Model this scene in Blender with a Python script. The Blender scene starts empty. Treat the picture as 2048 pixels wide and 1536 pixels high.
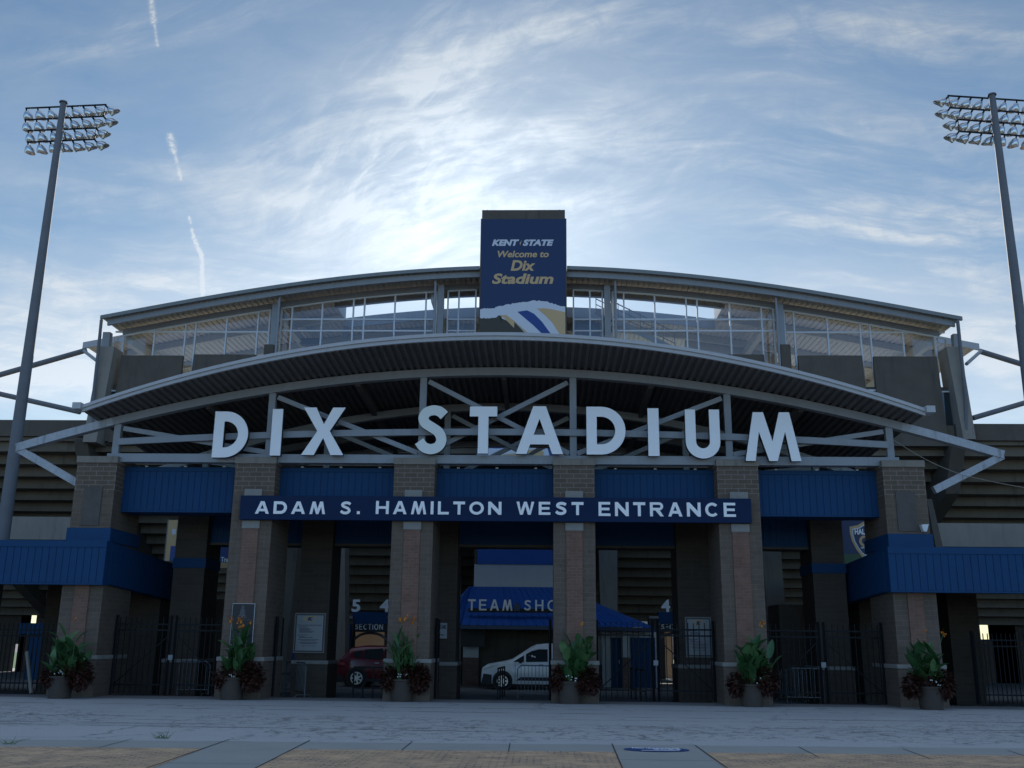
import bpy, math, random
import numpy as np
from mathutils import Vector, Matrix, Euler
R = math.radians
SC = bpy.context.scene
COL = SC.collection

# ------------------------------------------------------------------ camera
F_PX, PITCH, ROLL, YAW = 1980.35, 14.7045, -0.6216, 1.8021
CAM = Vector((1.2305, -30.0756, 1.6372))
FW = Vector((-0.03041814, 0.96676932, 0.25383423))
RT = Vector((0.99953317, 0.02869392, 0.01049321))
UP = Vector((-0.00286102, -0.25403491, 0.96719082))
cd = bpy.data.cameras.new('camera'); cam = bpy.data.objects.new('camera', cd); COL.objects.link(cam)
cd.sensor_width = 36; cd.sensor_fit = 'HORIZONTAL'; cd.lens = 36 * F_PX / 2048
cd.clip_end = 9000
M3 = Matrix((RT, UP, -FW)).transposed()
cam.matrix_world = Matrix.Translation(CAM) @ M3.to_4x4()
SC.camera = cam

# ------------------------------------------------------------------ view, sun, sky
SC.view_settings.view_transform = 'Standard'; SC.view_settings.look = 'None'
SC.view_settings.exposure = 0.0; SC.view_settings.gamma = 1.0
SUN_EL, SUN_AZ = R(22.9), R(-3.4)       # azimuth measured from +Y towards +X
sd = Vector((math.sin(SUN_AZ) * math.cos(SUN_EL), math.cos(SUN_AZ) * math.cos(SUN_EL), math.sin(SUN_EL)))
sl = bpy.data.lights.new('sun', 'SUN'); sl.energy = 4.5; sl.angle = R(0.5); sl.color = (1, .93, .82)
so = bpy.data.objects.new('sun', sl); COL.objects.link(so)
so.rotation_euler = (-sd).to_track_quat('-Z', 'Y').to_euler()
SKY_STRENGTH = 0.080

def ray(px, py):
    return FW * F_PX + RT * (px - 1024) + UP * (768 - py)
def P(px, py, Y):                      # photo ray meets the vertical plane y = Y
    d = ray(px, py); return CAM + d * ((Y - CAM.y) / d.y)
def PZ(px, py, Z=0.0):                 # photo ray meets the horizontal plane z = Z
    d = ray(px, py); return CAM + d * ((Z - CAM.z) / d.z)

# node helpers
class NT:
    def __init__(s, tree): s.t = tree; s.n = tree.nodes; s.l = tree.links
    def new(s, typ, **kw):
        n = s.n.new(typ)
        for k, v in kw.items(): setattr(n, k, v)
        return n
    def put(s, sock, v):
        if v is None: return
        if hasattr(v, 'is_output'): s.l.new(v, sock)
        else:
            if sock.type == 'RGBA' and not isinstance(v, (int, float)) and len(v) == 3: v = (*v, 1)
            sock.default_value = v
    def m(s, op, a, b=None, c=None, clamp=False):
        n = s.new('ShaderNodeMath', operation=op, use_clamp=clamp)
        for i, v in enumerate((a, b, c)): s.put(n.inputs[i], v)
        return n.outputs[0]
    def mixc(s, f, a, b, mode='MIX'):
        n = s.new('ShaderNodeMix', data_type='RGBA', blend_type=mode)
        s.put(n.inputs[0], f); s.put(n.inputs[6], a); s.put(n.inputs[7], b); return n.outputs[2]
    def noise(s, vec, scale, detail=4, rough=.55, dist=0, out=0):
        n = s.new('ShaderNodeTexNoise'); s.put(n.inputs['Vector'], vec)
        n.inputs['Scale'].default_value = scale; n.inputs['Detail'].default_value = detail
        n.inputs['Roughness'].default_value = rough; n.inputs['Distortion'].default_value = dist
        return n.outputs[out]
    def xyz(s, x, y, z=0):
        n = s.new('ShaderNodeCombineXYZ')
        for i, v in enumerate((x, y, z)): s.put(n.inputs[i], v)
        return n.outputs[0]
    def sep(s, v):
        n = s.new('ShaderNodeSeparateXYZ'); s.put(n.inputs[0], v); return n.outputs
    def ramp(s, v, lo, hi, a=0., b=1.):
        n = s.new('ShaderNodeMapRange', interpolation_type='SMOOTHSTEP'); n.clamp = True
        s.put(n.inputs[0], v)
        for i, q in enumerate((lo, hi, a, b)): n.inputs[i + 1].default_value = q
        return n.outputs[0]

W = bpy.data.worlds.new('World'); SC.world = W; W.use_nodes = True
w = NT(W.node_tree); w.n.clear()
wo = w.new('ShaderNodeOutputWorld'); bg = w.new('ShaderNodeBackground')
sky = w.new('ShaderNodeTexSky', sky_type='NISHITA'); sky.sun_disc = False
sky.sun_elevation = SUN_EL; sky.sun_rotation = SUN_AZ
sky.altitude = 300; sky.air_density = 1.0; sky.dust_density = 0.25; sky.ozone_density = 2.5
tc = w.new('ShaderNodeTexCoord')
dx, dy, dz = w.sep(tc.outputs['Generated'])
dys = w.m('MAXIMUM', dy, 0.05)
A = w.m('DIVIDE', dx, dys); Ee = w.m('DIVIDE', dz, dys)       # tangents of bearing and elevation, eastern half
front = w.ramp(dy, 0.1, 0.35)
def ae(px, py):
    d = ray(px, py); return d.x / d.y, d.z / d.y
def rot(a, e, ang, sx, sy):
    c, s_ = math.cos(ang), math.sin(ang)
    u = w.m('ADD', w.m('MULTIPLY', a, c * sx), w.m('MULTIPLY', e, s_ * sx))
    v = w.m('ADD', w.m('MULTIPLY', a, -s_ * sy), w.m('MULTIPLY', e, c * sy))
    return w.xyz(u, v, 0)
# gentle warp so that the streaks bend
wn = w.new('ShaderNodeTexNoise'); w.put(wn.inputs['Vector'], w.xyz(A, Ee, 3.3)); wn.inputs['Scale'].default_value = 3.0; wn.inputs['Detail'].default_value = 3
wx, wy, wz = w.sep(wn.outputs['Color'])
A2 = w.m('ADD', A, w.m('MULTIPLY', w.m('SUBTRACT', wx, .5), .13))
E2 = w.m('ADD', Ee, w.m('MULTIPLY', w.m('SUBTRACT', wy, .5), .09))
def streak(ang, sx, sy, seed, lo, hi, dist=.3):
    v = rot(A2, E2, ang, sx, sy)
    q = w.new('ShaderNodeVectorMath', operation='ADD'); w.put(q.inputs[0], v); q.inputs[1].default_value = (seed, seed * 1.7, seed * .3)
    return w.ramp(w.noise(q.outputs[0], 1.0, 9, .62, dist), lo, hi)
S1 = streak(R(22), 4.5, 19, 1.3, .40, .68)         # rising to the right
S2 = streak(R(-5), 3.2, 20, 5.1, .40, .68)         # nearly level
S3 = streak(R(50), 9, 24, 9.7, .42, .68, .7)    # steep wisps
def blob(px, py, rx, ry, ang, amp):
    a0, e0 = ae(px, py); sx, sy = 1980 / rx, 1980 / ry
    v = rot(w.m('SUBTRACT', A, a0), w.m('SUBTRACT', Ee, e0), R(ang), sx, sy)
    q = w.new('ShaderNodeVectorMath', operation='DOT_PRODUCT'); w.put(q.inputs[0], v); w.put(q.inputs[1], v)
    return w.m('MULTIPLY', w.m('POWER', 2.718, w.m('MULTIPLY', q.outputs['Value'], -1.0)), amp)
def total(lst):
    t = lst[0]
    for q in lst[1:]: t = w.m('ADD', t, q)
    return t
m1 = total([blob(880, 170, 360, 120, 20, .8), blob(760, 320, 260, 120, 12, 1.0), blob(800, 420, 280, 90, 4, .8), blob(990, 290, 360, 80, 6, .8), blob(1160, 440, 150, 60, 15, 1.0), blob(300, 60, 330, 45, 14, .6), blob(1150, 60, 360, 80, 18, .5), blob(940, 500, 170, 90, 10, .9), blob(1130, 350, 260, 100, 10, .35)])
m2 = total([blob(1300, 270, 460, 70, -3, .5), blob(1750, 430, 290, 50, 2, 1.0), blob(1880, 500, 150, 55, -8, 1.1), blob(1450, 120, 620, 90, 4, .38), blob(1750, 590, 330, 70, -14, 1.0), blob(1900, 440, 200, 60, 4, 1.2), blob(180, 720, 420, 110, 4, .8), blob(1960, 720, 200, 110, -4, .8), blob(1500, 330, 500, 50, -4, .25), blob(1000, 570, 1000, 60, 0, .5), blob(150, 640, 420, 110, -3, .75), blob(640, 520, 340, 45, 3, .6), blob(700, 420, 230, 24, -10, .9), blob(1850, 60, 420, 80, 0, .5), blob(1900, 250, 330, 90, 0, .35), blob(250, 430, 380, 140, 0, .3), blob(560, 340, 330, 40, -4, .35)])
m3 = total([blob(820, 230, 200, 150, 55, 1.0), blob(690, 370, 190, 90, 15, .9), blob(940, 90, 260, 100, 40, .7), blob(1250, 330, 260, 110, 20, .25), blob(860, 390, 200, 90, 30, .5)])
fib = w.ramp(w.noise(rot(A2, E2, R(14), 10, 75), 1.0, 6, .65, .5), .30, .70, .62, 1.25)      # fine fibres
grain = w.ramp(w.noise(w.xyz(A2, E2, 6.), 22, 6, .65, .8), .30, .68, .62, 1.3)                # curdled texture
def sat(m, top): return w.m('MULTIPLY', w.m('SUBTRACT', 1.0, w.m('POWER', 2.718, w.m('MULTIPLY', m, -1.0))), top)
def screen(*q):
    t = None
    for v in q:
        v = w.m('SUBTRACT', 1.0, w.m('MINIMUM', v, .97)); t = v if t is None else w.m('MULTIPLY', t, v)
    return w.m('SUBTRACT', 1.0, t)
fg = w.m('MULTIPLY', fib, grain)
cl = screen(w.m('MULTIPLY', w.m('MULTIPLY', sat(m1, 1.1), S1), fg), w.m('MULTIPLY', w.m('MULTIPLY', sat(m2, 1.1), S2), fg), w.m('MULTIPLY', w.m('MULTIPLY', sat(m3, .95), S3), fg))
# thin veil everywhere in front, with cloud added out of view overhead and west as fill
veil = w.m('MULTIPLY', w.ramp(w.noise(w.xyz(A2, w.m('MULTIPLY', E2, 2.6), 1.0), 4.0, 7, .62), .35, .75), .22)
veil = w.m('ADD', veil, w.m('MULTIPLY', w.m('ADD', m1, w.m('ADD', m2, m3)), .07))
cl = w.m('ADD', cl, veil)
haze_ = total([blob(150, 740, 620, 210, 0, .45), blob(1950, 740, 520, 210, 0, .42), blob(1020, 600, 900, 120, 0, .22)])
cl = w.m('ADD', cl, haze_)
# contrails
def seg(p0, p1, wd, amp):
    a0, e0 = ae(*p0); a1, e1 = ae(*p1)
    ux, uy = a1 - a0, e1 - e0; L2 = ux * ux + uy * uy
    qa, qe = w.m('SUBTRACT', A, a0), w.m('SUBTRACT', Ee, e0)
    t = w.m('DIVIDE', w.m('ADD', w.m('MULTIPLY', qa, ux), w.m('MULTIPLY', qe, uy)), L2, clamp=True)
    ra = w.m('SUBTRACT', qa, w.m('MULTIPLY', t, ux)); re = w.m('SUBTRACT', qe, w.m('MULTIPLY', t, uy))
    d2 = w.m('ADD', w.m('MULTIPLY', ra, ra), w.m('MULTIPLY', re, re)); s2 = (wd / 1980.0) ** 2
    return w.m('MULTIPLY', w.m('POWER', 2.718, w.m('MULTIPLY', d2, -1 / s2)), amp)
tr = total([seg((299, -20), (308, 45), 6, .9), seg((308, 45), (315, 92), 3.5, .6), seg((340, 272), (347, 300), 7, 1.0), seg((347, 300), (354, 325), 4, .6), seg((357, 335), (361, 358), 4, .7), seg((378, 434), (381, 446), 3, .7),
            seg((383, 456), (387, 472), 3.2, .8), seg((387, 476), (403, 510), 4, 1.1), seg((403, 510), (406, 600), 3.6, 1.15)])
tn = w.ramp(w.noise(w.xyz(A, Ee, 0), 210, 4, .7), .36, .62, .25, 1.25)
cl = w.m('ADD', cl, w.m('MULTIPLY', tr, tn))
clf = w.m('MULTIPLY', w.m('MINIMUM', cl, 1.0), front)
up = w.m('ADD', w.m('MAXIMUM', dz, 0), .18)
pv = w.xyz(w.m('DIVIDE', dx, up), w.m('DIVIDE', dy, up), 0)
clb = w.m('MULTIPLY', w.ramp(w.noise(pv, .9, 6, .6, .4), .42, .76, .05, .45), w.m('SUBTRACT', 1.0, front))
cl = w.m('ADD', clf, clb)
r_, g_, b_ = w.sep(sky.outputs[0])
lum = w.m('ADD', w.m('ADD', w.m('MULTIPLY', r_, .3), w.m('MULTIPLY', g_, .5)), w.m('MULTIPLY', b_, .2))
CLOUD_GAIN, CLOUD_ADD = 1.35, 3.0
lum = w.m('ADD', w.m('MULTIPLY', lum, CLOUD_GAIN), CLOUD_ADD)
sdot = w.new('ShaderNodeVectorMath', operation='DOT_PRODUCT'); w.put(sdot.inputs[0], tc.outputs['Generated']); sdot.inputs[1].default_value = sd
sp_ = w.m('MAXIMUM', sdot.outputs['Value'], 0)
lum = w.m('ADD', lum, w.m('MULTIPLY', w.m('POWER', sp_, 150), 2.6))       # thin cloud lights up round the sun
cc = w.new('ShaderNodeVectorMath', operation='SCALE'); w.put(cc.inputs[0], (0.89, 1.0, 1.12)); w.put(cc.inputs['Scale'], lum)
clear = w.mixc(1.0, sky.outputs[0], w.mixc(front, (1.62, 2.08, 2.55), (1.12, 1.25, 1.23)), 'MULTIPLY')   # sky out of view brightened and blued to fill the shade
aur = w.new('ShaderNodeVectorMath', operation='SCALE'); aur.inputs[0].default_value = (1, .97, .88); w.put(aur.inputs['Scale'], w.m('MULTIPLY', w.m('POWER', sp_, 500), 1.5))
ad = w.new('ShaderNodeVectorMath', operation='ADD'); w.put(ad.inputs[0], w.mixc(w.ramp(dz, .66, .86), w.mixc(cl, clear, cc.outputs[0]), (6.0, 7.9, 11.0)))     # overhead sky out of view made brighter as added fill light; w.put(ad.inputs[1], aur.outputs[0])
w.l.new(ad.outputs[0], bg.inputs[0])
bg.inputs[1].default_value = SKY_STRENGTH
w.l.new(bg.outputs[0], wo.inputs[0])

# ------------------------------------------------------------------ materials
MATS = {}
def mat(name, col, rough=.7, metal=0., var=.12, vscale=3., bump=0., bscale=40., stain=0., spec=.4, dirt=(.05, .045, .04)):
    if name in MATS: return MATS[name]
    m = bpy.data.materials.new(name); m.use_nodes = True; t = NT(m.node_tree)
    b = t.n['Principled BSDF']; tcn = t.new('ShaderNodeTexCoord'); o = tcn.outputs['Object']
    c = t.mixc(1.0, col, t.mixc(t.noise(o, vscale, 5, .6), (1 - var,) * 3, (1 + var,) * 3), 'MULTIPLY')
    if stain:                                    # vertical run-off streaks and blotches
        sx, sy, sz = t.sep(o)
        st = t.ramp(t.noise(t.xyz(t.m('MULTIPLY', sx, 3.), t.m('MULTIPLY', sy, 3.), t.m('MULTIPLY', sz, .35)), 1.2, 6, .65), .5, .8)
        c = t.mixc(t.m('MULTIPLY', st, stain), c, dirt)
    t.put(b.inputs['Base Color'], c); b.inputs['Roughness'].default_value = rough; b.inputs['Metallic'].default_value = metal
    b.inputs['Specular IOR Level'].default_value = spec
    if bump:
        bn = t.new('ShaderNodeBump'); bn.inputs['Strength'].default_value = bump; bn.inputs['Distance'].default_value = .02
        t.put(bn.inputs['Height'], t.noise(o, bscale, 5, .6)); t.l.new(bn.outputs[0], b.inputs['Normal'])
    MATS[name] = m; return m
def brick(name, c1, c2, mortar, bw, bh, ms=.012, rough=.85, var=.25, high=None):
    m = bpy.data.materials.new(name); m.use_nodes = True; t = NT(m.node_tree)
    b = t.n['Principled BSDF']; tcn = t.new('ShaderNodeTexCoord')
    br = t.new('ShaderNodeTexBrick'); t.l.new(tcn.outputs['UV'], br.inputs['Vector'])
    br.inputs['Scale'].default_value = 1.0; br.inputs['Brick Width'].default_value = bw; br.inputs['Row Height'].default_value = bh
    br.inputs['Mortar Size'].default_value = ms; br.inputs['Mortar Smooth'].default_value = .2; br.inputs['Bias'].default_value = 0.
    t.put(br.inputs['Color1'], c1); t.put(br.inputs['Color2'], c2); t.put(br.inputs['Mortar'], mortar)
    # the mortar has weathered away in places, so joints show unevenly
    fade = t.ramp(t.noise(tcn.outputs['Object'], 1.6, 4, .6), .40, .62)
    if high:                     # the top courses keep their pale pointing, lower down it has darkened
        hz = t.sep(tcn.outputs['UV'])[1]; fade = t.m('MAXIMUM', t.m('MULTIPLY', fade, .0), t.m('SUBTRACT', 1.0, t.ramp(hz, high - .05, high + .05, .22, 1.0)))
    c = t.mixc(t.m('MULTIPLY', fade, br.outputs['Fac']), br.outputs['Color'], c1)
    c = t.mixc(1.0, c, t.mixc(t.noise(tcn.outputs['Object'], 2.2, 6, .65), (1 - var,) * 3, (1 + var,) * 3), 'MULTIPLY')
    ux, uz, _u = t.sep(tcn.outputs['UV'])
    drip = t.ramp(t.noise(t.xyz(t.m('MULTIPLY', ux, 5), t.m('MULTIPLY', uz, .45), 0), 1.3, 6, .7), .50, .78)     # water marks
    c = t.mixc(t.m('MULTIPLY', drip, .38), c, (.05, .045, .04))
    pale = t.ramp(t.noise(t.xyz(t.m('MULTIPLY', ux, 2), uz, 9), 1.1, 6, .7), .60, .78)                            # lime bloom
    c = t.mixc(t.m('MULTIPLY', pale, .16), c, (.32, .30, .28))
    t.put(b.inputs['Base Color'], c); b.inputs['Roughness'].default_value = rough
    b.inputs['Specular IOR Level'].default_value = .25
    bn = t.new('ShaderNodeBump'); bn.inputs['Strength'].default_value = .5; bn.inputs['Distance'].default_value = .01; bn.invert = True
    t.l.new(br.outputs['Fac'], bn.inputs['Height']); t.l.new(bn.outputs[0], b.inputs['Normal'])
    MATS[name] = m; return m
BLUE = mat('blue paint', (.006, .047, .126), .6, spec=.2, var=.10, vscale=1.5, stain=.2, dirt=(.02, .04, .09))
NAVY = mat('navy sign', (.006, .020, .062), .6, var=.05, spec=.15)
ROOFBLUE = mat('blue standing seam metal', (.018, .095, .36), .4, var=.1)
WHITE = mat('white sign paint', (.90, .88, .86), .45, var=.04)
CREAMW = mat('yellowed white paint', (.78, .80, .74), .5, var=.04)
STEEL = mat('grey painted steel', (.27, .28, .29), .5, var=.10, vscale=2.5, stain=.35, dirt=(.12, .11, .10))
STEELD = mat('weathered grey steel', (.36, .38, .40), .6, var=.3, vscale=9, stain=.9, dirt=(.05, .05, .05))
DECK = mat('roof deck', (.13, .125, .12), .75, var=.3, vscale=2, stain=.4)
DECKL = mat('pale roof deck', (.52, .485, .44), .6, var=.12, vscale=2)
CONC = mat('dark stained concrete', (.105, .088, .070), .9, var=.3, vscale=1.2, bump=.25, bscale=25, stain=.75)
CONCL = mat('concrete', (.25, .225, .19), .9, var=.18, vscale=1.5, bump=.2, bscale=25, stain=.4)
CONCS = mat('stand soffit concrete', (.17, .14, .105), .9, var=.3, vscale=.8, stain=.6)
CAP = mat('precast cap', (.23, .20, .165), .9, var=.2, vscale=3, bump=.2, stain=.7)
STONE = mat('pale stone block', (.26, .245, .22), .85, var=.15, vscale=6, bump=.2, stain=.3)
SLATE = mat('dark stone panel', (.085, .075, .066), .7, var=.4, vscale=4, stain=.6)
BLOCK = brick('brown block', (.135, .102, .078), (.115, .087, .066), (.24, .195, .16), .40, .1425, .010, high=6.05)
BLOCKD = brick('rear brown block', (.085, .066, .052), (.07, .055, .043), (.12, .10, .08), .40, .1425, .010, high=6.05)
SALMON = brick('salmon brick', (.20, .112, .080), (.165, .092, .066), (.20, .14, .11), .24, .09, .009, var=.3)
BLACK = mat('black painted steel', (.010, .011, .013), .55, var=.1, spec=.15)
GALV = mat('galvanised steel', (.17, .185, .20), .45, .6, var=.2)
ALU = mat('white aluminium mullion', (.62, .64, .66), .4, var=.05)
POT = mat('planter clay', (.062, .048, .038), .85, var=.25, vscale=5, bump=.15, stain=.4)
SOIL = mat('soil', (.03, .022, .016), 1)
LEAF = mat('canna leaf', (.034, .090, .028), .45, var=.45, vscale=5)
LEAFL = mat('canna leaf pale', (.07, .135, .045), .45, var=.3, vscale=5)
COLE = mat('dark red coleus leaf', (.040, .010, .005), .6, var=.5, vscale=9)
FLOW = mat('orange canna petal', (.72, .25, .02), .6, var=.4, vscale=14)
WFL = mat('white petal', (.85, .85, .82), .6)
TYRE = mat('tyre rubber', (.018, .018, .018), .85)
RIM = mat('alloy rim', (.55, .56, .58), .3, .8)
CARW = mat('white car paint', (.88, .89, .90), .22, var=.02, spec=.6)
CARR = mat('maroon car paint', (.17, .018, .026), .22, var=.04, spec=.6)
CARK = mat('black car paint', (.012, .013, .016), .2, var=.04, spec=.6)
PLAST = mat('black plastic', (.025, .027, .03), .6)
CGLASS = mat('car window glass', (.03, .04, .045), .06, var=.0, spec=.8)
LAMPW = mat('headlight', (.6, .62, .64), .15, spec=.8)
LAMPR = mat('tail light', (.35, .02, .02), .25, spec=.8)
LAMPO = mat('amber lens', (.6, .22, .05), .25)
GOLD = mat('gold print', (.56, .38, .19), .6, var=.06)
BROWNP = mat('dark brown print', (.055, .046, .035), .6, var=.08)
PRINTB = mat('royal blue print', (.016, .05, .22), .5, var=.06)
PRINTN = mat('navy print', (.008, .025, .088), .45, var=.05)
PRINTW = mat('white print', (.60, .62, .66), .6, var=.04)
GREENP = mat('green print', (.05, .10, .05), .6)
BOARDW = mat('notice board face', (.33, .33, .33), .4, var=.04)
INK = mat('dark print ink', (.06, .065, .08), .6)
WALLW = mat('off-white wall', (.50, .51, .50), .8, var=.06, stain=.15)
TAN = mat('tan blockwork', (.42, .34, .25), .9, var=.12)  # even tan base colour for the ramp walls
POLE = mat('galvanised pole', (.14, .145, .155), .7, .0, var=.2, vscale=2)
REFL = mat('spun aluminium reflector', (.55, .56, .56), .22, .9, var=.25, vscale=6)
TURF = mat('field turf', (.06, .15, .04), .95, var=.2, vscale=.3)
def glass_mat():
    m = bpy.data.materials.new('window pane'); m.use_nodes = True; t = NT(m.node_tree); t.n.clear()
    o = t.new('ShaderNodeOutputMaterial'); tr = t.new('ShaderNodeBsdfTransparent'); tr.inputs[0].default_value = (.90, .93, .95, 1)
    gl = t.new('ShaderNodeBsdfGlossy'); gl.inputs['Roughness'].default_value = .03
    fr = t.new('ShaderNodeFresnel'); fr.inputs[0].default_value = 1.5; mx = t.new('ShaderNodeMixShader')
    t.l.new(t.m('ADD', t.m('MULTIPLY', fr.outputs[0], .9), .05), mx.inputs[0]); t.l.new(tr.outputs[0], mx.inputs[1]); t.l.new(gl.outputs[0], mx.inputs[2]); t.l.new(mx.outputs[0], o.inputs[0])
    return m
PANE = glass_mat()

# ------------------------------------------------------------------ mesh builder
class MB:
    def __init__(s): s.v = []; s.f = []; s.mi = []
    def add(s, vs, fs, mi=0):
        k = len(s.v); s.v += [tuple(q) for q in vs]; s.f += [tuple(i + k for i in f) for f in fs]; s.mi += [mi] * len(fs); return s
    def box(s, a, b, mi=0):
        (x0, y0, z0), (x1, y1, z1) = a, b
        x0, x1 = min(x0, x1), max(x0, x1); y0, y1 = min(y0, y1), max(y0, y1); z0, z1 = min(z0, z1), max(z0, z1)
        v = [(x0, y0, z0), (x1, y0, z0), (x1, y1, z0), (x0, y1, z0), (x0, y0, z1), (x1, y0, z1), (x1, y1, z1), (x0, y1, z1)]
        return s.add(v, [(0, 3, 2, 1), (4, 5, 6, 7), (0, 1, 5, 4), (1, 2, 6, 5), (2, 3, 7, 6), (3, 0, 4, 7)], mi)
    def hexa(s, v8, mi=0):                 # 8 corners, bottom ring then top ring, counter-clockwise from above
        return s.add(v8, [(0, 3, 2, 1), (4, 5, 6, 7), (0, 1, 5, 4), (1, 2, 6, 5), (2, 3, 7, 6), (3, 0, 4, 7)], mi)
    def bar(s, p, q, wd, ht, upv=(0, 0, 1), mi=0):   # rectangular bar from p to q
        p, q = Vector(p), Vector(q); d = (q - p).normalized(); u = Vector(upv)
        sd_ = d.cross(u)
        if sd_.length < 1e-4: sd_ = d.cross(Vector((0, 1, 0)))
        sd_.normalize(); u = sd_.cross(d); a = sd_ * wd / 2; b = u * ht / 2
        v = [p - a - b, p + a - b, p + a + b, p - a + b, q - a - b, q + a - b, q + a + b, q - a + b]
        return s.add(v, [(0, 1, 2, 3), (7, 6, 5, 4), (0, 4, 5, 1), (1, 5, 6, 2), (2, 6, 7, 3), (3, 7, 4, 0)], mi)
    def tube(s, pts, r, n=8, mi=0, caps=True):
        pts = [Vector(q) for q in pts]; rs = r if isinstance(r, (list, tuple)) else [r] * len(pts)
        k = len(s.v); vs = []; fs = []
        for i, q in enumerate(pts):
            d = (pts[min(i + 1, len(pts) - 1)] - pts[max(i - 1, 0)]).normalized()
            u = d.cross(Vector((0, 0, 1)))
            if u.length < 1e-3: u = d.cross(Vector((1, 0, 0)))
            u.normalize(); t = u.cross(d)
            for j in range(n):
                a = 2 * math.pi * j / n; vs.append(q + (u * math.cos(a) + t * math.sin(a)) * rs[i])
        for i in range(len(pts) - 1):
            for j in range(n):
                j2 = (j + 1) % n; fs.append((i * n + j, i * n + j2, (i + 1) * n + j2, (i + 1) * n + j))
        if caps: fs += [tuple(range(n))[::-1], tuple(range((len(pts) - 1) * n, len(pts) * n))]
        return s.add(vs, fs, mi)
    def lathe(s, prof, c=(0, 0, 0), n=20, mi=0, axis=(0, 0, 1), cap=(False, False)):   # (r, h) pairs turned about an axis
        c = Vector(c); ax = Vector(axis).normalized(); u = ax.cross(Vector((0, 1, 0)))
        if u.length < 1e-3: u = Vector((1, 0, 0))
        u.normalize(); t = ax.cross(u); vs = []; fs = []
        for r, h in prof:
            for j in range(n):
                a = 2 * math.pi * j / n; vs.append(c + ax * h + (u * math.cos(a) + t * math.sin(a)) * r)
        for i in range(len(prof) - 1):
            for j in range(n):
                j2 = (j + 1) % n; fs.append((i * n + j, i * n + j2, (i + 1) * n + j2, (i + 1) * n + j))
        if cap[0]: fs.append(tuple(range(n))[::-1])
        if cap[1]: fs.append(tuple(range((len(prof) - 1) * n, len(prof) * n)))
        return s.add(vs, fs, mi)
    def prism(s, poly, y0, y1, mi=0):      # polygon in (x, z) extruded from y0 to y1
        n = len(poly); vs = [(x, y0, z) for x, z in poly] + [(x, y1, z) for x, z in poly]
        ar = sum(poly[i][0] * poly[(i + 1) % n][1] - poly[(i + 1) % n][0] * poly[i][1] for i in range(n))
        a = tuple(range(n)); b = tuple(range(n, 2 * n)); fs = [a, b[::-1]] if ar > 0 else [a[::-1], b]
        for i in range(n):
            j = (i + 1) % n; fs.append((i, n + i, n + j, j) if ar > 0 else (j, n + j, n + i, i))
        return s.add(vs, fs, mi)
    def build(s, name, mats, parent=None, smooth=False, local=False, bevel=0):
        me = bpy.data.meshes.new(name)
        off = Vector((0, 0, 0)) if (parent is None or local) else parent_origin(parent)
        V = [Vector(q) for q in s.v]
        me.from_pydata([tuple(q - off) for q in V], [], s.f)
        for m in (mats if isinstance(mats, (list, tuple)) else [mats]): me.materials.append(m)
        me.polygons.foreach_set('material_index', s.mi)
        uv = me.uv_layers.new(name='UVMap')
        for p in me.polygons:
            n = p.normal
            for li in p.loop_indices:
                q = V[me.loops[li].vertex_index]
                uv.data[li].uv = (q.x, q.y) if abs(n.z) > .7 else ((q.y, q.z) if abs(n.x) > abs(n.y) else (q.x, q.z))
        if smooth: me.polygons.foreach_set('use_smooth', [True] * len(me.polygons))
        me.update()
        o = bpy.data.objects.new(name, me); COL.objects.link(o)
        if parent is not None: o.parent = parent
        if bevel:
            b = o.modifiers.new('bevel', 'BEVEL'); b.width = bevel; b.segments = 2; b.limit_method = 'ANGLE'
        if smooth:
            try:
                me.set_sharp_from_angle(angle=R(40))
            except Exception: pass
        return o
def parent_origin(o):
    v = Vector((0, 0, 0))
    while o is not None:
        v = v + o.location; o = o.parent
    return v
def tag(o, label, cat, group=None, kind=None):
    if label: o['label'] = label
    if cat: o['category'] = cat
    if group: o['group'] = group
    if kind: o['kind'] = kind
    return o
def thing(name, label, cat, loc=(0, 0, 0), group=None):
    o = bpy.data.objects.new(name, None); COL.objects.link(o); o.location = loc; o.empty_display_size = .2
    return tag(o, label, cat, group)
def struct(o): o['kind'] = 'structure'; return o
def pbox(px0, px1, py0, py1, Y, Y2, mb=None, mi=0, ref=None):   # a box whose front face fills a photo rectangle at y = Y
    cx, cy = (px0 + px1) / 2, (py0 + py1) / 2
    x0, x1 = P(px0, cy, Y).x, P(px1, cy, Y).x; z0, z1 = P(cx, py1, Y).z, P(cx, py0, Y).z
    mb = mb or MB(); return mb.box((x0, Y, z0), (x1, Y2, z1), mi)
# text: Blender's built-in font turned into a mesh and fitted to a box facing -Y
def text_mb(txt, x0, x1, z0, z1, Y, depth=.03, bold=.02, shear=0., spacing=1., mb=None, mi=0, flat=None):
    cu = bpy.data.curves.new('lettering', 'FONT'); cu.body = txt; cu.size = 1; cu.extrude = .5; cu.offset = bold; cu.shear = shear
    cu.space_character = spacing; cu.resolution_u = 4
    ob = bpy.data.objects.new('lettering', cu); COL.objects.link(ob); bpy.context.view_layer.update()
    ev = ob.evaluated_get(bpy.context.evaluated_depsgraph_get()); me = ev.to_mesh()
    vs = [v.co.copy() for v in me.vertices]; fs = [tuple(p.vertices) for p in me.polygons]
    ev.to_mesh_clear(); bpy.data.objects.remove(ob); bpy.data.curves.remove(cu)
    ax = min(v.x for v in vs); bx = max(v.x for v in vs); az = min(v.y for v in vs); bz = max(v.y for v in vs)
    out = []
    for v in vs:
        u = (v.x - ax) / (bx - ax); t = (v.y - az) / (bz - az)
        if flat is None: out.append((x0 + u * (x1 - x0), Y - depth * (v.z + .5), z0 + t * (z1 - z0)))
        else: out.append((x0 + u * (x1 - x0), z0 + t * (z1 - z0), flat + depth * (v.z + .5)))
    return (mb or MB()).add(out, fs, mi)
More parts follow.
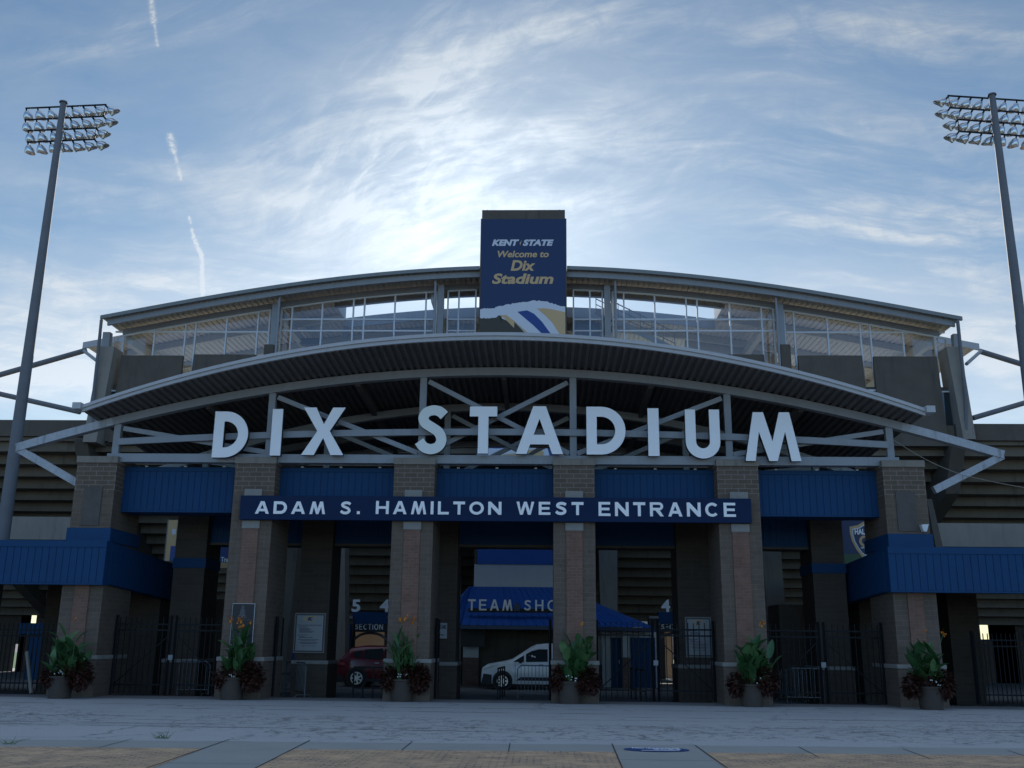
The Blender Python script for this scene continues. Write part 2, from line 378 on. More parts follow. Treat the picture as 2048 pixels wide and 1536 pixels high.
def ptext(txt, px0, px1, py0, py1, Y, **kw):
    cx, cy = (px0 + px1) / 2, (py0 + py1) / 2
    return text_mb(txt, P(px0, cy, Y).x, P(px1, cy, Y).x, P(cx, py1, Y).z, P(cx, py0, Y).z, Y, **kw)

# ================================================================== GROUND
def ground_z(y):
    return 0. if y < 1 else (-.17 * (y - 1) / 3.5 if y < 4.5 else -.17)
g = MB(); ys = [-900, -60, -30, -12, 1, 4.5, 30, 120, 1200, 3000]; xs = [-3000, -400, -60, 0, 60, 400, 3000]
g.add([(x, y, ground_z(y)) for y in ys for x in xs], [(j * 7 + i, j * 7 + i + 1, j * 7 + i + 8, j * 7 + i + 7) for j in range(len(ys) - 1) for i in range(6)])
GROUND = mat('dark concourse paving', (.17, .165, .16), .9, var=.25, vscale=.8, bump=.15, bscale=30, stain=0)
struct(g.build('ground', GROUND))
def road_mat():
    m = bpy.data.materials.new('worn asphalt'); m.use_nodes = True; t = NT(m.node_tree); b = t.n['Principled BSDF']
    o = t.new('ShaderNodeTexCoord').outputs['Object']; x, y, z = t.sep(o)
    c = t.mixc(t.noise(o, .5, 6, .65), (.27, .265, .255), (.36, .35, .335))
    c = t.mixc(t.ramp(t.noise(o, 30, 4, .75), .38, .66), c, (.43, .42, .40))
    c = t.mixc(t.m('MULTIPLY', t.ramp(t.noise(t.xyz(t.m('MULTIPLY', x, 3.), t.m('MULTIPLY', y, .8), 2), 5, 4, .7), .55, .72), .5), c, (.20, .195, .19))
    edge = t.m('ADD', t.m('MULTIPLY', t.m('SUBTRACT', t.noise(t.xyz(x, 0, 3), .8, 6, .7), .5), .7), t.m('MULTIPLY', x, .03))
    relaid = t.ramp(t.m('ADD', y, edge), -9.9, -10.0)            # strip relaid along the pavement
    c = t.mixc(t.m('MULTIPLY', relaid, .35), c, (.42, .41, .39))
    def band(lo, hi, w0=.8): return t.m('MULTIPLY', t.ramp(x, lo - w0, lo + w0), t.ramp(x, hi + w0, hi - w0))
    seams = None
    for y0, wd, lo, hi, slope, amp in ((-10.0, .13, -30, .6, .03, .7), (-7.2, .09, -30, -3, .0, .5), (-4.6, .12, -9, 3, .01, .5), (-8.3, .09, -8, -1, .02, .9), (-5.6, .11, 3, 14, .0, .5), (-8.6, .12, 6, 30, -.05, .8), (-3.0, .12, -30, 30, .0, .4), (-6.6, .07, 1, 9, .0, .6), (-9.1, .09, -30, -5, .0, 1.2)):
        wob = t.m('MULTIPLY', t.m('SUBTRACT', t.noise(t.xyz(x, y0 * 3.1, 0), .7, 8, .72), .5), amp)
        d = t.m('ABSOLUTE', t.m('SUBTRACT', t.m('ADD', t.m('ADD', y, wob), t.m('MULTIPLY', x, slope)), y0))
        br = t.ramp(t.noise(t.xyz(x, y0, 4), .9, 4, .6), .38, .56)
        q = t.m('MULTIPLY', t.m('MULTIPLY', t.ramp(d, wd, wd * .2), br), band(lo, hi)); seams = q if seams is None else t.m('MAXIMUM', seams, q)
    wv = t.m('MULTIPLY', t.m('SUBTRACT', t.noise(t.xyz(x, t.m('MULTIPLY', y, 1.5), 0), .9, 7, .7), .5), 1.6)
    wv2 = t.m('MULTIPLY', t.m('SUBTRACT', t.noise(t.xyz(x, y, 8), 1.3, 7, .7), .5), 1.8)
    def net(sx, sy, sc, wd):
        v = t.new('ShaderNodeTexVoronoi', feature='DISTANCE_TO_EDGE'); t.put(v.inputs['Vector'], t.xyz(t.m('MULTIPLY', t.m('ADD', x, wv), sx), t.m('MULTIPLY', t.m('ADD', y, wv2), sy), 0)); v.inputs['Scale'].default_value = sc
        return t.ramp(v.outputs['Distance'], wd, wd * .25)
    def spot(x0, y0, rx, ry):
        a = t.m('DIVIDE', t.m('SUBTRACT', x, x0), rx); b_ = t.m('DIVIDE', t.m('SUBTRACT', y, y0), ry)
        return t.m('POWER', 2.718, t.m('MULTIPLY', t.m('ADD', t.m('MULTIPLY', a, a), t.m('MULTIPLY', b_, b_)), -1.0))
    where = None
    for q in ((-2.4, -8.4, 2.6, 2.2), (-9.6, -8.0, 1.6, 2.2), (-5.7, -8.4, .9, 1.8), (8.6, -9.3, 3.0, 2.0), (3.6, -9.5, 2.2, 1.8), (-1.0, -11, 2.5, 1.2), (13, -6, 3, 3), (-14, -6, 3, 3)):
        v = spot(*q); where = v if where is None else t.m('ADD', where, v)
    where = t.ramp(t.m('MULTIPLY', where, t.m('ADD', t.noise(t.xyz(x, y, 5), .9, 4, .6), .45)), .22, .5)
    cr = t.m('MAXIMUM', seams, t.m('MULTIPLY', net(1, .75, 2.0, .045), where))
    thin = t.m('MULTIPLY', net(.5, .3, 1.0, .018), t.ramp(t.noise(t.xyz(x, y, 11), .5, 4, .6), .48, .6)); cr = t.m('MAXIMUM', cr, t.m('MULTIPLY', thin, .8))
    c = t.mixc(t.m('MULTIPLY', cr, .66), c, (.030, .030, .028))
    oil = t.ramp(t.noise(t.xyz(t.m('MULTIPLY', x, .25), t.m('MULTIPLY', y, 1.4), 7), .8, 6, .65), .50, .72)
    c = t.mixc(t.m('MULTIPLY', oil, .22), c, (.17, .165, .16))
    t.put(b.inputs['Base Color'], c); b.inputs['Roughness'].default_value = .85; b.inputs['Specular IOR Level'].default_value = .3
    bn = t.new('ShaderNodeBump'); bn.inputs['Strength'].default_value = .35; bn.inputs['Distance'].default_value = .015
    t.put(bn.inputs['Height'], t.m('SUBTRACT', t.noise(o, 60, 3, .7), cr)); t.l.new(bn.outputs[0], b.inputs['Normal'])
    return m
rnd = random.Random(4)
far = []; near = []
for i in range(121):
    x = -60 + i; far.append((x, -.55 + .12 * math.sin(x * .7) + rnd.uniform(-.05, .05), .004)); near.append((x, -12.42 + .052 * x + rnd.uniform(-.05, .05), .004))
rd = MB().add(near + far, [(i, i + 1, 121 + i + 1, 121 + i) for i in range(120)])
struct(rd.build('road', road_mat()))
# concrete edge band and crossing bands of the plaza, brick infill
CW = mat('brushed concrete', (.285, .28, .25), .85, var=.14, vscale=1.1, bump=.15, bscale=60)
def ln_far(x): return -12.42 + .052 * x        # road edge
def ln_brk(x): return -13.62 + .052 * x        # brick edge
wk = MB().add([(-60, ln_far(-60) - .02, .008), (60, ln_far(60) - .02, .008), (60, -40, .008), (-60, -40, .008)][::-1], [(0, 1, 2, 3)])
# (kerb-flush paving: a sheet)
wk.f = [(3, 2, 1, 0)]; struct(wk.build('plaza_paving', CW))
def paver_mat():
    m = brick('brick pavers', (.56, .365, .215), (.40, .265, .165), (.17, .135, .10), .205, .105, .015, var=.22)
    return m
BR = paver_mat()
aL, bL = PZ(414, 1496), PZ(310, 1536); aR0, bR0 = PZ(588, 1500), PZ(512, 1536)
aL2, bL2 = PZ(1232, 1508), PZ(1247, 1536); aR2, bR2 = PZ(1418, 1512), PZ(1447, 1536)
def ext(a, b, y):                               # follow the joint line to another y
    t = (y - a.y) / (b.y - a.y); return a.x + (b.x - a.x) * t
def xat(a, b):                                  # where the joint meets the brick edge
    x = a.x
    for _ in range(8): x = ext(a, b, ln_brk(x))
    return x
bk = MB()
def brick_patch(xl0, xl1, xr0, xr1):
    bk.add([(xl1, -40, .012), (xr1, -40, .012), (xr0, ln_brk(xr0), .012), (xl0, ln_brk(xl0), .012)], [(0, 1, 2, 3)])
e = lambda a, b: ext(a, b, -40)
brick_patch(-60, -60, xat(aL, bL), e(aL, bL)); brick_patch(xat(aR0, bR0), e(aR0, bR0), xat(aL2, bL2), e(aL2, bL2)); brick_patch(xat(aR2, bR2), e(aR2, bR2), 60, 60)
struct(bk.build('brick_paving', BR))
jt = MB()
def joint(p, q, wd=.02):
    p, q = Vector(p), Vector(q); d = (q - p).normalized(); n = Vector((-d.y, d.x, 0)) * wd / 2
    z = Vector((0, 0, .016)); jt.add([p - n + z, q - n + z, q + n + z, p + n + z], [(0, 1, 2, 3)])
for a, b, full in ((PZ(62, 1478), PZ(10, 1490), 0), (PZ(265, 1479), PZ(197, 1497), 0), (PZ(459, 1480), PZ(405, 1499), 1), (PZ(620, 1482), PZ(585, 1500), 1), (PZ(824, 1485), PZ(803, 1502), 0), (PZ(1020, 1488), PZ(1017, 1505), 0), (PZ(1224, 1489), PZ(1232, 1508), 1), (PZ(1390, 1492), PZ(1418, 1512), 1), (PZ(1597, 1495), PZ(1637, 1516), 0), (PZ(1806, 1499), PZ(1862, 1520), 0), (PZ(2015, 1502), PZ(2080, 1524), 0)):
    q = Vector((ext(a, b, -24), -24, 0)) if full else b
    a.z = 0; q.z = 0; joint(a, q, .020 if full else .016)
for k in (-15.8, -18.2, -20.6):
    joint((ext(aL, bL, k) + .02, k, 0), (ext(aR0, bR0, k) - .02, k + .02, 0), .015); joint((ext(aL2, bL2, k + 1.2) + .02, k + 1.2, 0), (ext(aR2, bR2, k + 1.2) - .02, k + 1.22, 0), .015)
struct(jt.build('paving_joints', mat('joint gap', (.035, .034, .032), 1)))
fd = MB().add([(-70, 33, -.166), (70, 33, -.166), (70, 110, -.166), (-70, 110, -.166)], [(0, 1, 2, 3)])
struct(fd.build('playing_field', TURF))
cw = MB().add([(-70, 28, -.162), (70, 28, -.162), (70, 33.5, -.162), (-70, 33.5, -.162)], [(0, 1, 2, 3)])
struct(cw.build('field_apron', mat('pale apron concrete', (.48, .45, .40), .9)))
# oval decal on the crossing band
dc = PZ(1313, 1501); dt = thing('ground_decal', 'oval blue homecoming sticker on the concrete band of the plaza', 'sticker', (dc.x, dc.y, 0))
rx = abs(PZ(1378, 1501).x - PZ(1249, 1501).x) / 2; ry = .34
MB().lathe([(1, 0)], n=4)
ov = MB(); n = 40
ov.add([(dc.x + rx * math.cos(2 * math.pi * i / n), dc.y + ry * math.sin(2 * math.pi * i / n), .016) for i in range(n)], [tuple(range(n))])
ov.build('disc', mat('blue vinyl', (.02, .06, .20), .4), dt)
tx = text_mb('HOMECOMING', dc.x - rx * .72, dc.x + rx * .72, dc.y + .10, dc.y + .24, 0, depth=.002, bold=.02, flat=.019)
text_mb('2024', dc.x - rx * .1, dc.x + rx * .75, dc.y - .04, dc.y + .08, 0, depth=.002, bold=.02, flat=.019, mb=tx)
tx.add([(dc.x - rx * .5, dc.y - .22, .020), (dc.x + rx * .65, dc.y - .22, .020), (dc.x + rx * .65, dc.y - .16, .020), (dc.x - rx * .5, dc.y - .16, .020)], [(0, 1, 2, 3)])
tx.build('lettering', WHITE, dt)
# weeds in the pavement edge
for (px, py, n, lab) in ((325, 1478, 26, 'small tuft of grass growing in the crack at the road edge'), (15, 1490, 12, 'thin weed growing in the plaza joint at far left')):
    c = PZ(px, py); mb = MB(); r2 = random.Random(px)
    for i in range(n):
        a = r2.uniform(0, 6.28); L = r2.uniform(.08, .2); d = Vector((math.cos(a), math.sin(a) * .5, r2.uniform(.25, .9))).normalized() * L
        b0 = c + Vector((r2.uniform(-.12, .12), r2.uniform(-.04, .04), .01)); s_ = Vector((.008, 0, 0))
        mb.add([b0 - s_, b0 + s_, b0 + d], [(0, 1, 2)])
    tag(mb.build('weed_tuft', LEAFL), lab, 'weed')

# ================================================================== ENTRANCE GATEWAY
GX = [-12.607, -7.633, -2.692, 2.215, 7.194, 12.198]
CW2 = .628; CAPW = .65; HCT, HCB = 7.165, 6.953
gate = thing('entrance_gateway', 'brown brick stadium entrance gateway with blue panels and arched grey steel canopy', 'building', (0, 0, 0))
def column(x, w2, y0, y1, zt, zb0, m, front=True, corner=False, capd=.1, z0=0.):
    c = MB().box((x - w2, y0, z0 - .2), (x + w2, y1, zb0)).build('column', m, gate)
    MB().box((x - w2 - .022, y0 - .05, zb0 + .002), (x + w2 + .022, y1 + .05, zt)).build('cap', CAP, c, bevel=.012)
    zl = 1.18 + z0 * .9
    pl = MB().box((x - w2 - .06, y0 - .06, z0 - .2), (x + w2 + .06, y1 + .06, zl - .12)); pl.build('plinth', m, c)
    MB().box((x - w2 - .08, y0 - .08, zl - .118), (x + w2 + .08, y1 + .08, zl)).build('ledge', STONE, c, bevel=.015)
    return c
cols = []
for i, x in enumerate(GX):
    c = column(x, CW2, 0, 2.1, HCT, HCB, BLOCK); cols.append(c)
    if 0 < i < 5:
        MB().box((x - .245, -.035, 1.19), (x + .245, -.0, 4.96)).build('brick_panel', SALMON, c)
        MB().box((x - .27, -.05, 4.962), (x + .27, 0, 5.19)).build('stone_block', STONE, c)
        MB().box((x - .27, -.05, 5.96), (x + .27, 0, 6.16)).build('stone_block', STONE, c)
    else:
        MB().box((x - .225, -.04, 1.19), (x + .225, 0, 3.24)).build('brick_panel', SALMON, c)
        MB().box((x - .30, -.03, 5.02), (x + .26, 0, 6.2)).build('stone_panel', SLATE, c)
# rear row of columns
RX = [(P(352, 1080, 3.4).x + P(415, 1080, 3.4).x) / 2, -6.30, -2.05, 1.75, 6.02, (P(1619, 1080, 3.4).x + P(1688, 1080, 3.4).x) / 2]
RX[3] = P(1149, 1100, 3.4).x; RX[1] = (P(601, 1110, 3.4).x + P(665, 1110, 3.4).x) / 2; RX[2] = P(916, 1100, 3.4).x - .53; RX[4] = (P(1355, 1100, 3.4).x + P(1414, 1100, 3.4).x) / 2
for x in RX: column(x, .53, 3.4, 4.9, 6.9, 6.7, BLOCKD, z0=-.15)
# blue ribbed fascia panels
def ribbed(x0, x1, y0, y1, z0, z1, m, name, parent, pitch=.205, lip=.13, wing=False):
    mb = MB(); mb.box((x0, y0, z0), (x1, y1, z1 - lip)); mb.box((x0, y0 - .03, z1 - lip + .002), (x1, y1, z1)); mb.box((x0, y0 - .022, z0 - .05), (x1, y1, z0 - .002))
    n = int((x1 - x0) / pitch); p = (x1 - x0) / n
    for i in range(n): mb.box((x0 + i * p + .012, y0 - .016, z0 + .004), (x0 + (i + 1) * p - .012, y0 - .0005, z1 - lip - .004))
    return mb.build(name, m, parent)
for i in range(5):
    ribbed(GX[i] + CW2, GX[i + 1] - CW2, .62, 1.5, 5.56, 6.94, BLUE, 'fascia_panel', gate)
    for k in range(3):
        lf = MB(); xx = GX[i] + CW2 + (k + .55) * (GX[i + 1] - GX[i] - 2 * CW2) / 3; lf.box((xx - .04, .60, 6.945), (xx + .04, .72, 6.985)); lf.build('light_fitting', ALU, gate)
for i in range(5):
    ribbed(RX[i] + .53, RX[i + 1] - .53, 3.75, 4.5, 4.93, 6.6, BLUE, 'rear_fascia_panel', gate)
    MB().box((RX[i] + .53, 3.70, 4.80), (RX[i + 1] - .53, 4.55, 4.876)).build('lintel', CONC, gate)
# arched canopy
pts = np.array([(-15.4655 + .12, 7.6), (-12.16, 8.506), (-7.26, 9.524), (-2.45, 10.05), (0.01, 10.155), (2.35, 10.046), (7.16, 9.535), (12.11, 8.458), (15.35, 7.527)])
_c = np.linalg.lstsq(np.stack([np.ones(9), pts[:, 0] ** 2, pts[:, 0] ** 4], 1), pts[:, 1], rcond=None)[0]
def arc(x): u = x + .12; return float(_c[0] + _c[1] * u * u + _c[2] * u ** 4)
SLOPE = -.06
def deck(zf, x0, x1, yf, yb, slope, pitch, depth, thick, ref=0.3):
    mb = MB(); pr = []; x = x0; k = 0
    while x < x1 - 1e-6:
        for fr, h in ((0, 0), (.42, 0), (.5, 1), (.92, 1)):
            xx = x + fr * pitch
            if xx <= x1: pr.append((xx, h))
        x += pitch
    pr.append((x1, 0))
    lo = []; up_ = []
    for (xx, h) in pr:
        a, b = yf(xx), yb(xx)
        lo += [(xx, a, zf(xx) + slope * (a - ref) + h * depth), (xx, b, zf(xx) + slope * (b - ref) + h * depth)]
        up_ += [(xx, a, zf(xx) + slope * (a - ref) + depth + thick), (xx, b, zf(xx) + slope * (b - ref) + depth + thick)]
    n = len(pr); o = 2 * n
    fs = [(2 * i, 2 * i + 2, 2 * i + 3, 2 * i + 1)[::-1] for i in range(n - 1)] + [(o + 2 * i, o + 2 * i + 2, o + 2 * i + 3, o + 2 * i + 1) for i in range(n - 1)]
    fs += [(2 * i, 2 * i + 2, o + 2 * i + 2, o + 2 * i) for i in range(n - 1)] + [(2 * i + 1, o + 2 * i + 1, o + 2 * i + 3, 2 * i + 3) for i in range(n - 1)]
    fs += [(0, o, o + 1, 1), (2 * n - 2, 2 * n - 1, o + 2 * n - 1, o + 2 * n - 2)]
    return mb.add(lo + up_, fs)
yfr = lambda x: -2.15 + 1.42 * ((x + .12) / 12.8) ** 2
RX0, RX1 = -12.85, 12.65
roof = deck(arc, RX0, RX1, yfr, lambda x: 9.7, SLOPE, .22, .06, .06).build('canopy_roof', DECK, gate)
# front fascia of the canopy: two stepped bands that follow the edge
fs_ = MB()
N = 60
for (dy0, dy1, za, zb) in ((-.09, -.005, .02, .13), (-.14, -.005, .133, .235)):
    ring = []
    for i in range(N + 1):
        x = RX0 - .06 + (RX1 - RX0 + .12) * i / N; y = yfr(x); z = arc(x) + SLOPE * (y - .3)
        ring += [(x, y + dy0, z + za), (x, y + dy1, z + za), (x, y + dy1, z + zb), (x, y + dy0, z + zb)]
    fc = []
    for i in range(N):
        a, b = 4 * i, 4 * i + 4
        fc += [(a, b, b + 3, a + 3)[::-1][::-1], (a + 3, b + 3, b + 2, a + 2), (a + 1, a + 2, b + 2, b + 1), (a, a + 1, b + 1, b)]
    fc += [(0, 3, 2, 1), (4 * N, 4 * N + 1, 4 * N + 2, 4 * N + 3)]
    fs_.add(ring, fc)
FASC = mat('grey roof fascia', (.42, .42, .42), .5, var=.08, stain=.25, dirt=(.2, .2, .2))
fs_.build('roof_fascia', FASC, roof)
for x, s in ((RX0 - .06, -1), (RX1 + .06, 1)):
    gb = MB(); y = yfr(x); z = arc(x) + SLOPE * (y - .3); gb.box((x, y - .22, z + .10), (x + s * .26, y + .3, z + .30)); gb.build('gutter_end', FASC, roof)
# joists under the deck
for xj in (-10, -5.2, 0, 5.2, 10):
    pass
def truss(yc, dz, k, name, bz0, bz1, posts, tip=True, mid=True, m=STEEL):
    T = MB(); hw = .14; step = 36
    L = 15.35 * k
    def za(x): return arc(x / k) + dz
    xs_ = [-L + 2 * L * i / step for i in range(step + 1)]
    for i in range(step):
        a, b = xs_[i], xs_[i + 1]
        T.hexa([(a, yc - hw, za(a) - .26), (b, yc - hw, za(b) - .26), (b, yc + hw, za(b) - .26), (a, yc + hw, za(a) - .26), (a, yc - hw, za(a) - .005), (b, yc - hw, za(b) - .005), (b, yc + hw, za(b) - .005), (a, yc + hw, za(a) - .005)])
    tr_ = T.build(name, m, gate)
    B = MB().box((posts[0] - .2, yc - .17, bz0), (posts[-1] + .2, yc + .17, bz1)); B.build('bottom_beam', m, tr_)
    for x in posts: MB().box((x - .105, yc - .09, bz1 + .002), (x + .105, yc + .09, za(x) - .262)).build('post', m, tr_)
    n = len(posts)
    for i in range(n - 1):
        a, b = posts[i], posts[i + 1]
        def diag(xa, xb, off):      # from the head of post a to the foot of post b
            s = 1 if xb > xa else -1
            MB().bar((xa + s * .16, yc + off, za(xa) - .38), (xb - s * .12, yc + off, bz1 + .09), .10, .15).build('diagonal_brace', m, tr_)
        if i < n // 2 - 1: diag(a, b, .012)
        elif i > n // 2 - 1: diag(b, a, .012)
        else: diag(a, b, .012); diag(b, a, .118)
    if mid:
        ML = MB(); mz = lambda x: 8.02 + (7.66 - 8.02) * (x / 12.0) ** 2
        q = [posts[0] + .1 + (posts[-1] - posts[0] - .2) * i / 24 for i in range(25)]
        for i in range(24):
            a, b = q[i], q[i + 1]
            ML.hexa([(a, yc - .20, mz(a) - .10), (b, yc - .20, mz(b) - .10), (b, yc - .095, mz(b) - .10), (a, yc - .095, mz(a) - .10), (a, yc - .20, mz(a) + .10), (b, yc - .20, mz(b) + .10), (b, yc - .095, mz(b) + .10), (a, yc - .095, mz(a) + .10)])
        ML.build('sign_rail', m, tr_)
    if tip:
        for s in (-1, 1):
            x = s * L
            T2 = MB().bar((x - s * .02, yc, za(x) - .16), (s * (12.607 * k + CW2 * .9), yc, 6.30 + dz * .8), .22, .22); T2.build('tip_strut', STEELD, tr_)
            T3 = MB()
            for i in range(6):
                a, b = x - s * i * .5, x - s * (i + 1) * .5
                T3.bar((a, yc - .141, za(a) - .135), (b, yc - .141, za(b) - .135), .004, .25)
            T3.build('weathered_chord_end', STEELD, tr_)
    return tr_
posts = [P(236, 870, .3).x, P(543, 840, .3).x, P(846, 820, .3).x, P(1146, 820, .3).x, P(1455, 840, .3).x, P(1777, 870, .3).x]
truss(.3, 0., 1.0, 'front_truss', 7.02, 7.285, posts)
truss(4.15, SLOPE * 3.9, .83, 'rear_truss', 6.92, 7.15, [x for x in RX], mid=False)
for x in (-9.5, -4.7, 0, 4.7, 9.4):
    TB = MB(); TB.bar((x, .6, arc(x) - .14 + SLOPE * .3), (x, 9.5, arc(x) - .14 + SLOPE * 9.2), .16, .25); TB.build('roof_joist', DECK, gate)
for yk in (7.0, 9.3):
    TC = MB()
    for i in range(24):
        a, b = -10.5 + 21 * i / 24, -10.5 + 21 * (i + 1) / 24; TC.bar((a, yk, arc(a) + SLOPE * (yk - .3) - .13), (b, yk, arc(b) + SLOPE * (yk - .3) - .13), .2, .24)
    TC.build('rear_chord', STEEL, gate)

# big letters
def arcp(cx, cz, rx, rz, a0, a1, n): return [(cx + rx * math.cos(R(a0 + (a1 - a0) * i / n)), cz + rz * math.sin(R(a0 + (a1 - a0) * i / n))) for i in range(n + 1)]
def glyph(ch, wd, h, s):          # outline loops in metres, first loop outer, others holes
    if ch == 'I': return [[(0, 0), (wd, 0), (wd, h), (0, h)]]
    if ch == 'D':
        st = max(wd - h / 2, s * 1.0)
        return [[(0, 0), (st, 0)] + arcp(st, h / 2, wd - st, h / 2, -90, 90, 24) + [(0, h)], [(s, s), (s, h - s)] + arcp(st, h / 2, wd - st - s, h / 2 - s, 90, -90, 24)]
    if ch == 'T':
        return [[(wd / 2 - s / 2, 0), (wd / 2 + s / 2, 0), (wd / 2 + s / 2, h - s), (wd, h - s), (wd, h), (0, h), (0, h - s), (wd / 2 - s / 2, h - s)]]
    if ch == 'X':
        m = s * .62
        return [[(0, 0), (s * 1.25, 0), (wd / 2, h / 2 - m * 1.1), (wd - s * 1.25, 0), (wd, 0), (wd / 2 + m, h / 2), (wd, h), (wd - s * 1.25, h), (wd / 2, h / 2 + m * 1.1), (s * 1.25, h), (0, h), (wd / 2 - m, h / 2)]]
    if ch == 'A':
        ap = s * .62; k = (wd / 2 - ap) / h      # outer slope
        zb, zc = h * .20, h * .40; inn = lambda z: s * 1.06 + k * z
        return [[(0, 0), (s * 1.06, 0), (inn(zb), zb), (wd - inn(zb), zb), (wd - s * 1.06, 0), (wd, 0), (wd / 2 + ap, h), (wd / 2 - ap, h)],
                [(inn(zc), zc), (wd / 2, (wd / 2 - s * 1.06) / k), (wd - inn(zc), zc)]]
    if ch == 'U':
        r = wd / 2
        return [[(0, h)] + arcp(r, r, r, r, 180, 360, 24) + [(wd, h), (wd - s, h)] + arcp(r, r, r - s, r - s, 0, -180, 24) + [(s, h)]]
    if ch == 'M':
        b = s * .95; tl = wd * .17; tr = wd * .17 + s * 1.0
        return [[(0, 0), (b, 0), (tl + s * .50, h * .60), (wd / 2 - s * .40, 0), (wd / 2 + s * .40, 0), (wd - tl - s * .50, h * .60), (wd - b, 0), (wd, 0), (wd - tl, h), (wd - tr, h), (wd / 2, h * .40), (tr, h), (tl, h)]]
    if ch == 'S':
        q = [(.90, .785), (.74, .868), (.53, .893), (.31, .845), (.215, .735), (.29, .63), (.50, .545), (.72, .45), (.825, .30), (.73, .165), (.50, .107), (.26, .15), (.10, .265)]
        k_ = s / .315 * (1.47 / h)
        q = [(.5 + (a - .5) * 1.0, b if .2 < b < .8 else b) for a, b in q]
        cen = []; n = len(q)
        for i in range(n - 1):
            p0, p1, p2, p3 = q[max(i - 1, 0)], q[i], q[i + 1], q[min(i + 2, n - 1)]
            for u in range(6):
                t_ = u / 6; cen.append(tuple((.5 * (2 * p1[d] + (p2[d] - p0[d]) * t_ + (2 * p0[d] - 5 * p1[d] + 4 * p2[d] - p3[d]) * t_ ** 2 + (3 * p1[d] - p0[d] - 3 * p2[d] + p3[d]) * t_ ** 3)) * (wd, h)[d] for d in (0, 1)))
        cen.append((q[-1][0] * wd, q[-1][1] * h)); L, Rr = [], []
        for i, p in enumerate(cen):
            a = cen[max(i - 1, 0)]; b = cen[min(i + 1, len(cen) - 1)]; dx_, dz_ = b[0] - a[0], b[1] - a[1]; l_ = math.hypot(dx_, dz_)
            nx, nz = -dz_ / l_ * s / 2, dx_ / l_ * s / 2; L.append((p[0] + nx, p[1] + nz)); Rr.append((p[0] - nx, p[1] - nz))
        return [L + Rr[::-1]]
    if ch == 'H': return [[(0, 0), (s, 0), (s, h / 2 - s * .45), (wd - s, h / 2 - s * .45), (wd - s, 0), (wd, 0), (wd, h), (wd - s, h), (wd - s, h / 2 + s * .45), (s, h / 2 + s * .45), (s, h), (0, h)]]
    if ch == 'L': return [[(0, 0), (wd, 0), (wd, s * .9), (s, s * .9), (s, h), (0, h)]]
    if ch == 'E':
        b = s * .88; return [[(0, 0), (wd, 0), (wd, b), (s, b), (s, h / 2 - b / 2), (wd * .92, h / 2 - b / 2), (wd * .92, h / 2 + b / 2), (s, h / 2 + b / 2), (s, h - b), (wd * .98, h - b), (wd * .98, h), (0, h)]]
    if ch == 'N': return [[(0, 0), (s, 0), (s, h - s * 1.85), (wd - s, 0), (wd, 0), (wd, h), (wd - s, h), (wd - s, s * 1.85), (s, h), (0, h)]]
    if ch == 'W': return [[(0, h), (wd * .2, 0), (wd * .2 + s * .98, 0), (wd * .5, h * .66), (wd * .8 - s * .98, 0), (wd * .8, 0), (wd, h), (wd - s, h), (wd * .755, h * .30), (wd * .5 + s * .48, h), (wd * .5 - s * .48, h), (wd * .245, h * .30), (s, h)]]
    if ch == 'O': return [arcp(wd / 2, h / 2, wd / 2, h / 2, 0, 360, 36)[:-1], arcp(wd / 2, h / 2, wd / 2 - s, h / 2 - s * .92, 0, 360, 36)[:-1]]
    if ch == 'C': return [arcp(wd / 2, h / 2, wd / 2, h / 2, 42, 318, 30) + arcp(wd / 2, h / 2, wd / 2 - s, h / 2 - s * .92, 318, 42, 30)]
    if ch in 'RP':
        r = h * .285; cx = wd - r - (.03 * wd); o = [(0, 0), (s, 0), (s, h * .43 - s * .05)]
        if ch == 'R': o += [(wd * .40, h * .43 - s * .05), (wd - s * 1.12, 0), (wd, 0), (wd * .70, h * .45)]
        return [o + arcp(cx, h - r, r, r, -80 if ch == 'R' else -90, 90, 16) + [(0, h)], [(s, h - 2 * r + s * .85), (s, h - s * .85)] + arcp(cx, h - r, r - s * .9, r - s * .85, 90, -90, 14)]
    if ch == 'K':
        return [[(0, 0), (s, 0), (s, h * .30), (s + wd * .12, h * .43), (wd - s * 1.2, 0), (wd, 0), (wd * .55, h * .60), (wd * .97, h), (wd - s * 1.3, h), (s, h * .55), (s, h), (0, h)]]
    if ch == '.': return [[(0, 0), (s, 0), (s, s), (0, s)]]
GW = dict(A=1.0, D=.95, M=1.12, S=.88, H=.95, I=.21, L=.80, T=.86, O=1.06, N=.97, W=1.28, E=.84, R=.96, C=.98, K=1.0, P=.88, X=.98, U=.93)
GW['.'] = .21
def gword(txt, x0, x1, z0, z1, Y, depth, gap=.30, stroke=.205, shear=0., mb=None, mi=0):
    h = z1 - z0; tot = sum(GW[c] for c in txt) + gap * (len(txt) - 1); k = (x1 - x0) / tot; x = x0; mb = mb or MB(); s_ = stroke * h * min(1.15, max(.8, k / h))
    for c in txt:
        wd = GW[c] * k; loops = glyph(c, s_ if c in 'I.' else wd, h, s_); v, f, _ = fill_loops(loops, depth)
        mb.add([(x + a + shear * b, Y - depth / 2 - c_, z0 + b) for a, b, c_ in v], f, mi); x += wd + gap * k
    return mb
def pgword(txt, px0, px1, py0, py1, Y, depth=.03, **kw):
    cx, cy = (px0 + px1) / 2, (py0 + py1) / 2
    return gword(txt, P(px0, cy, Y).x, P(px1, cy, Y).x, P(cx, py1, Y).z, P(cx, py0, Y).z, Y, depth, **kw)
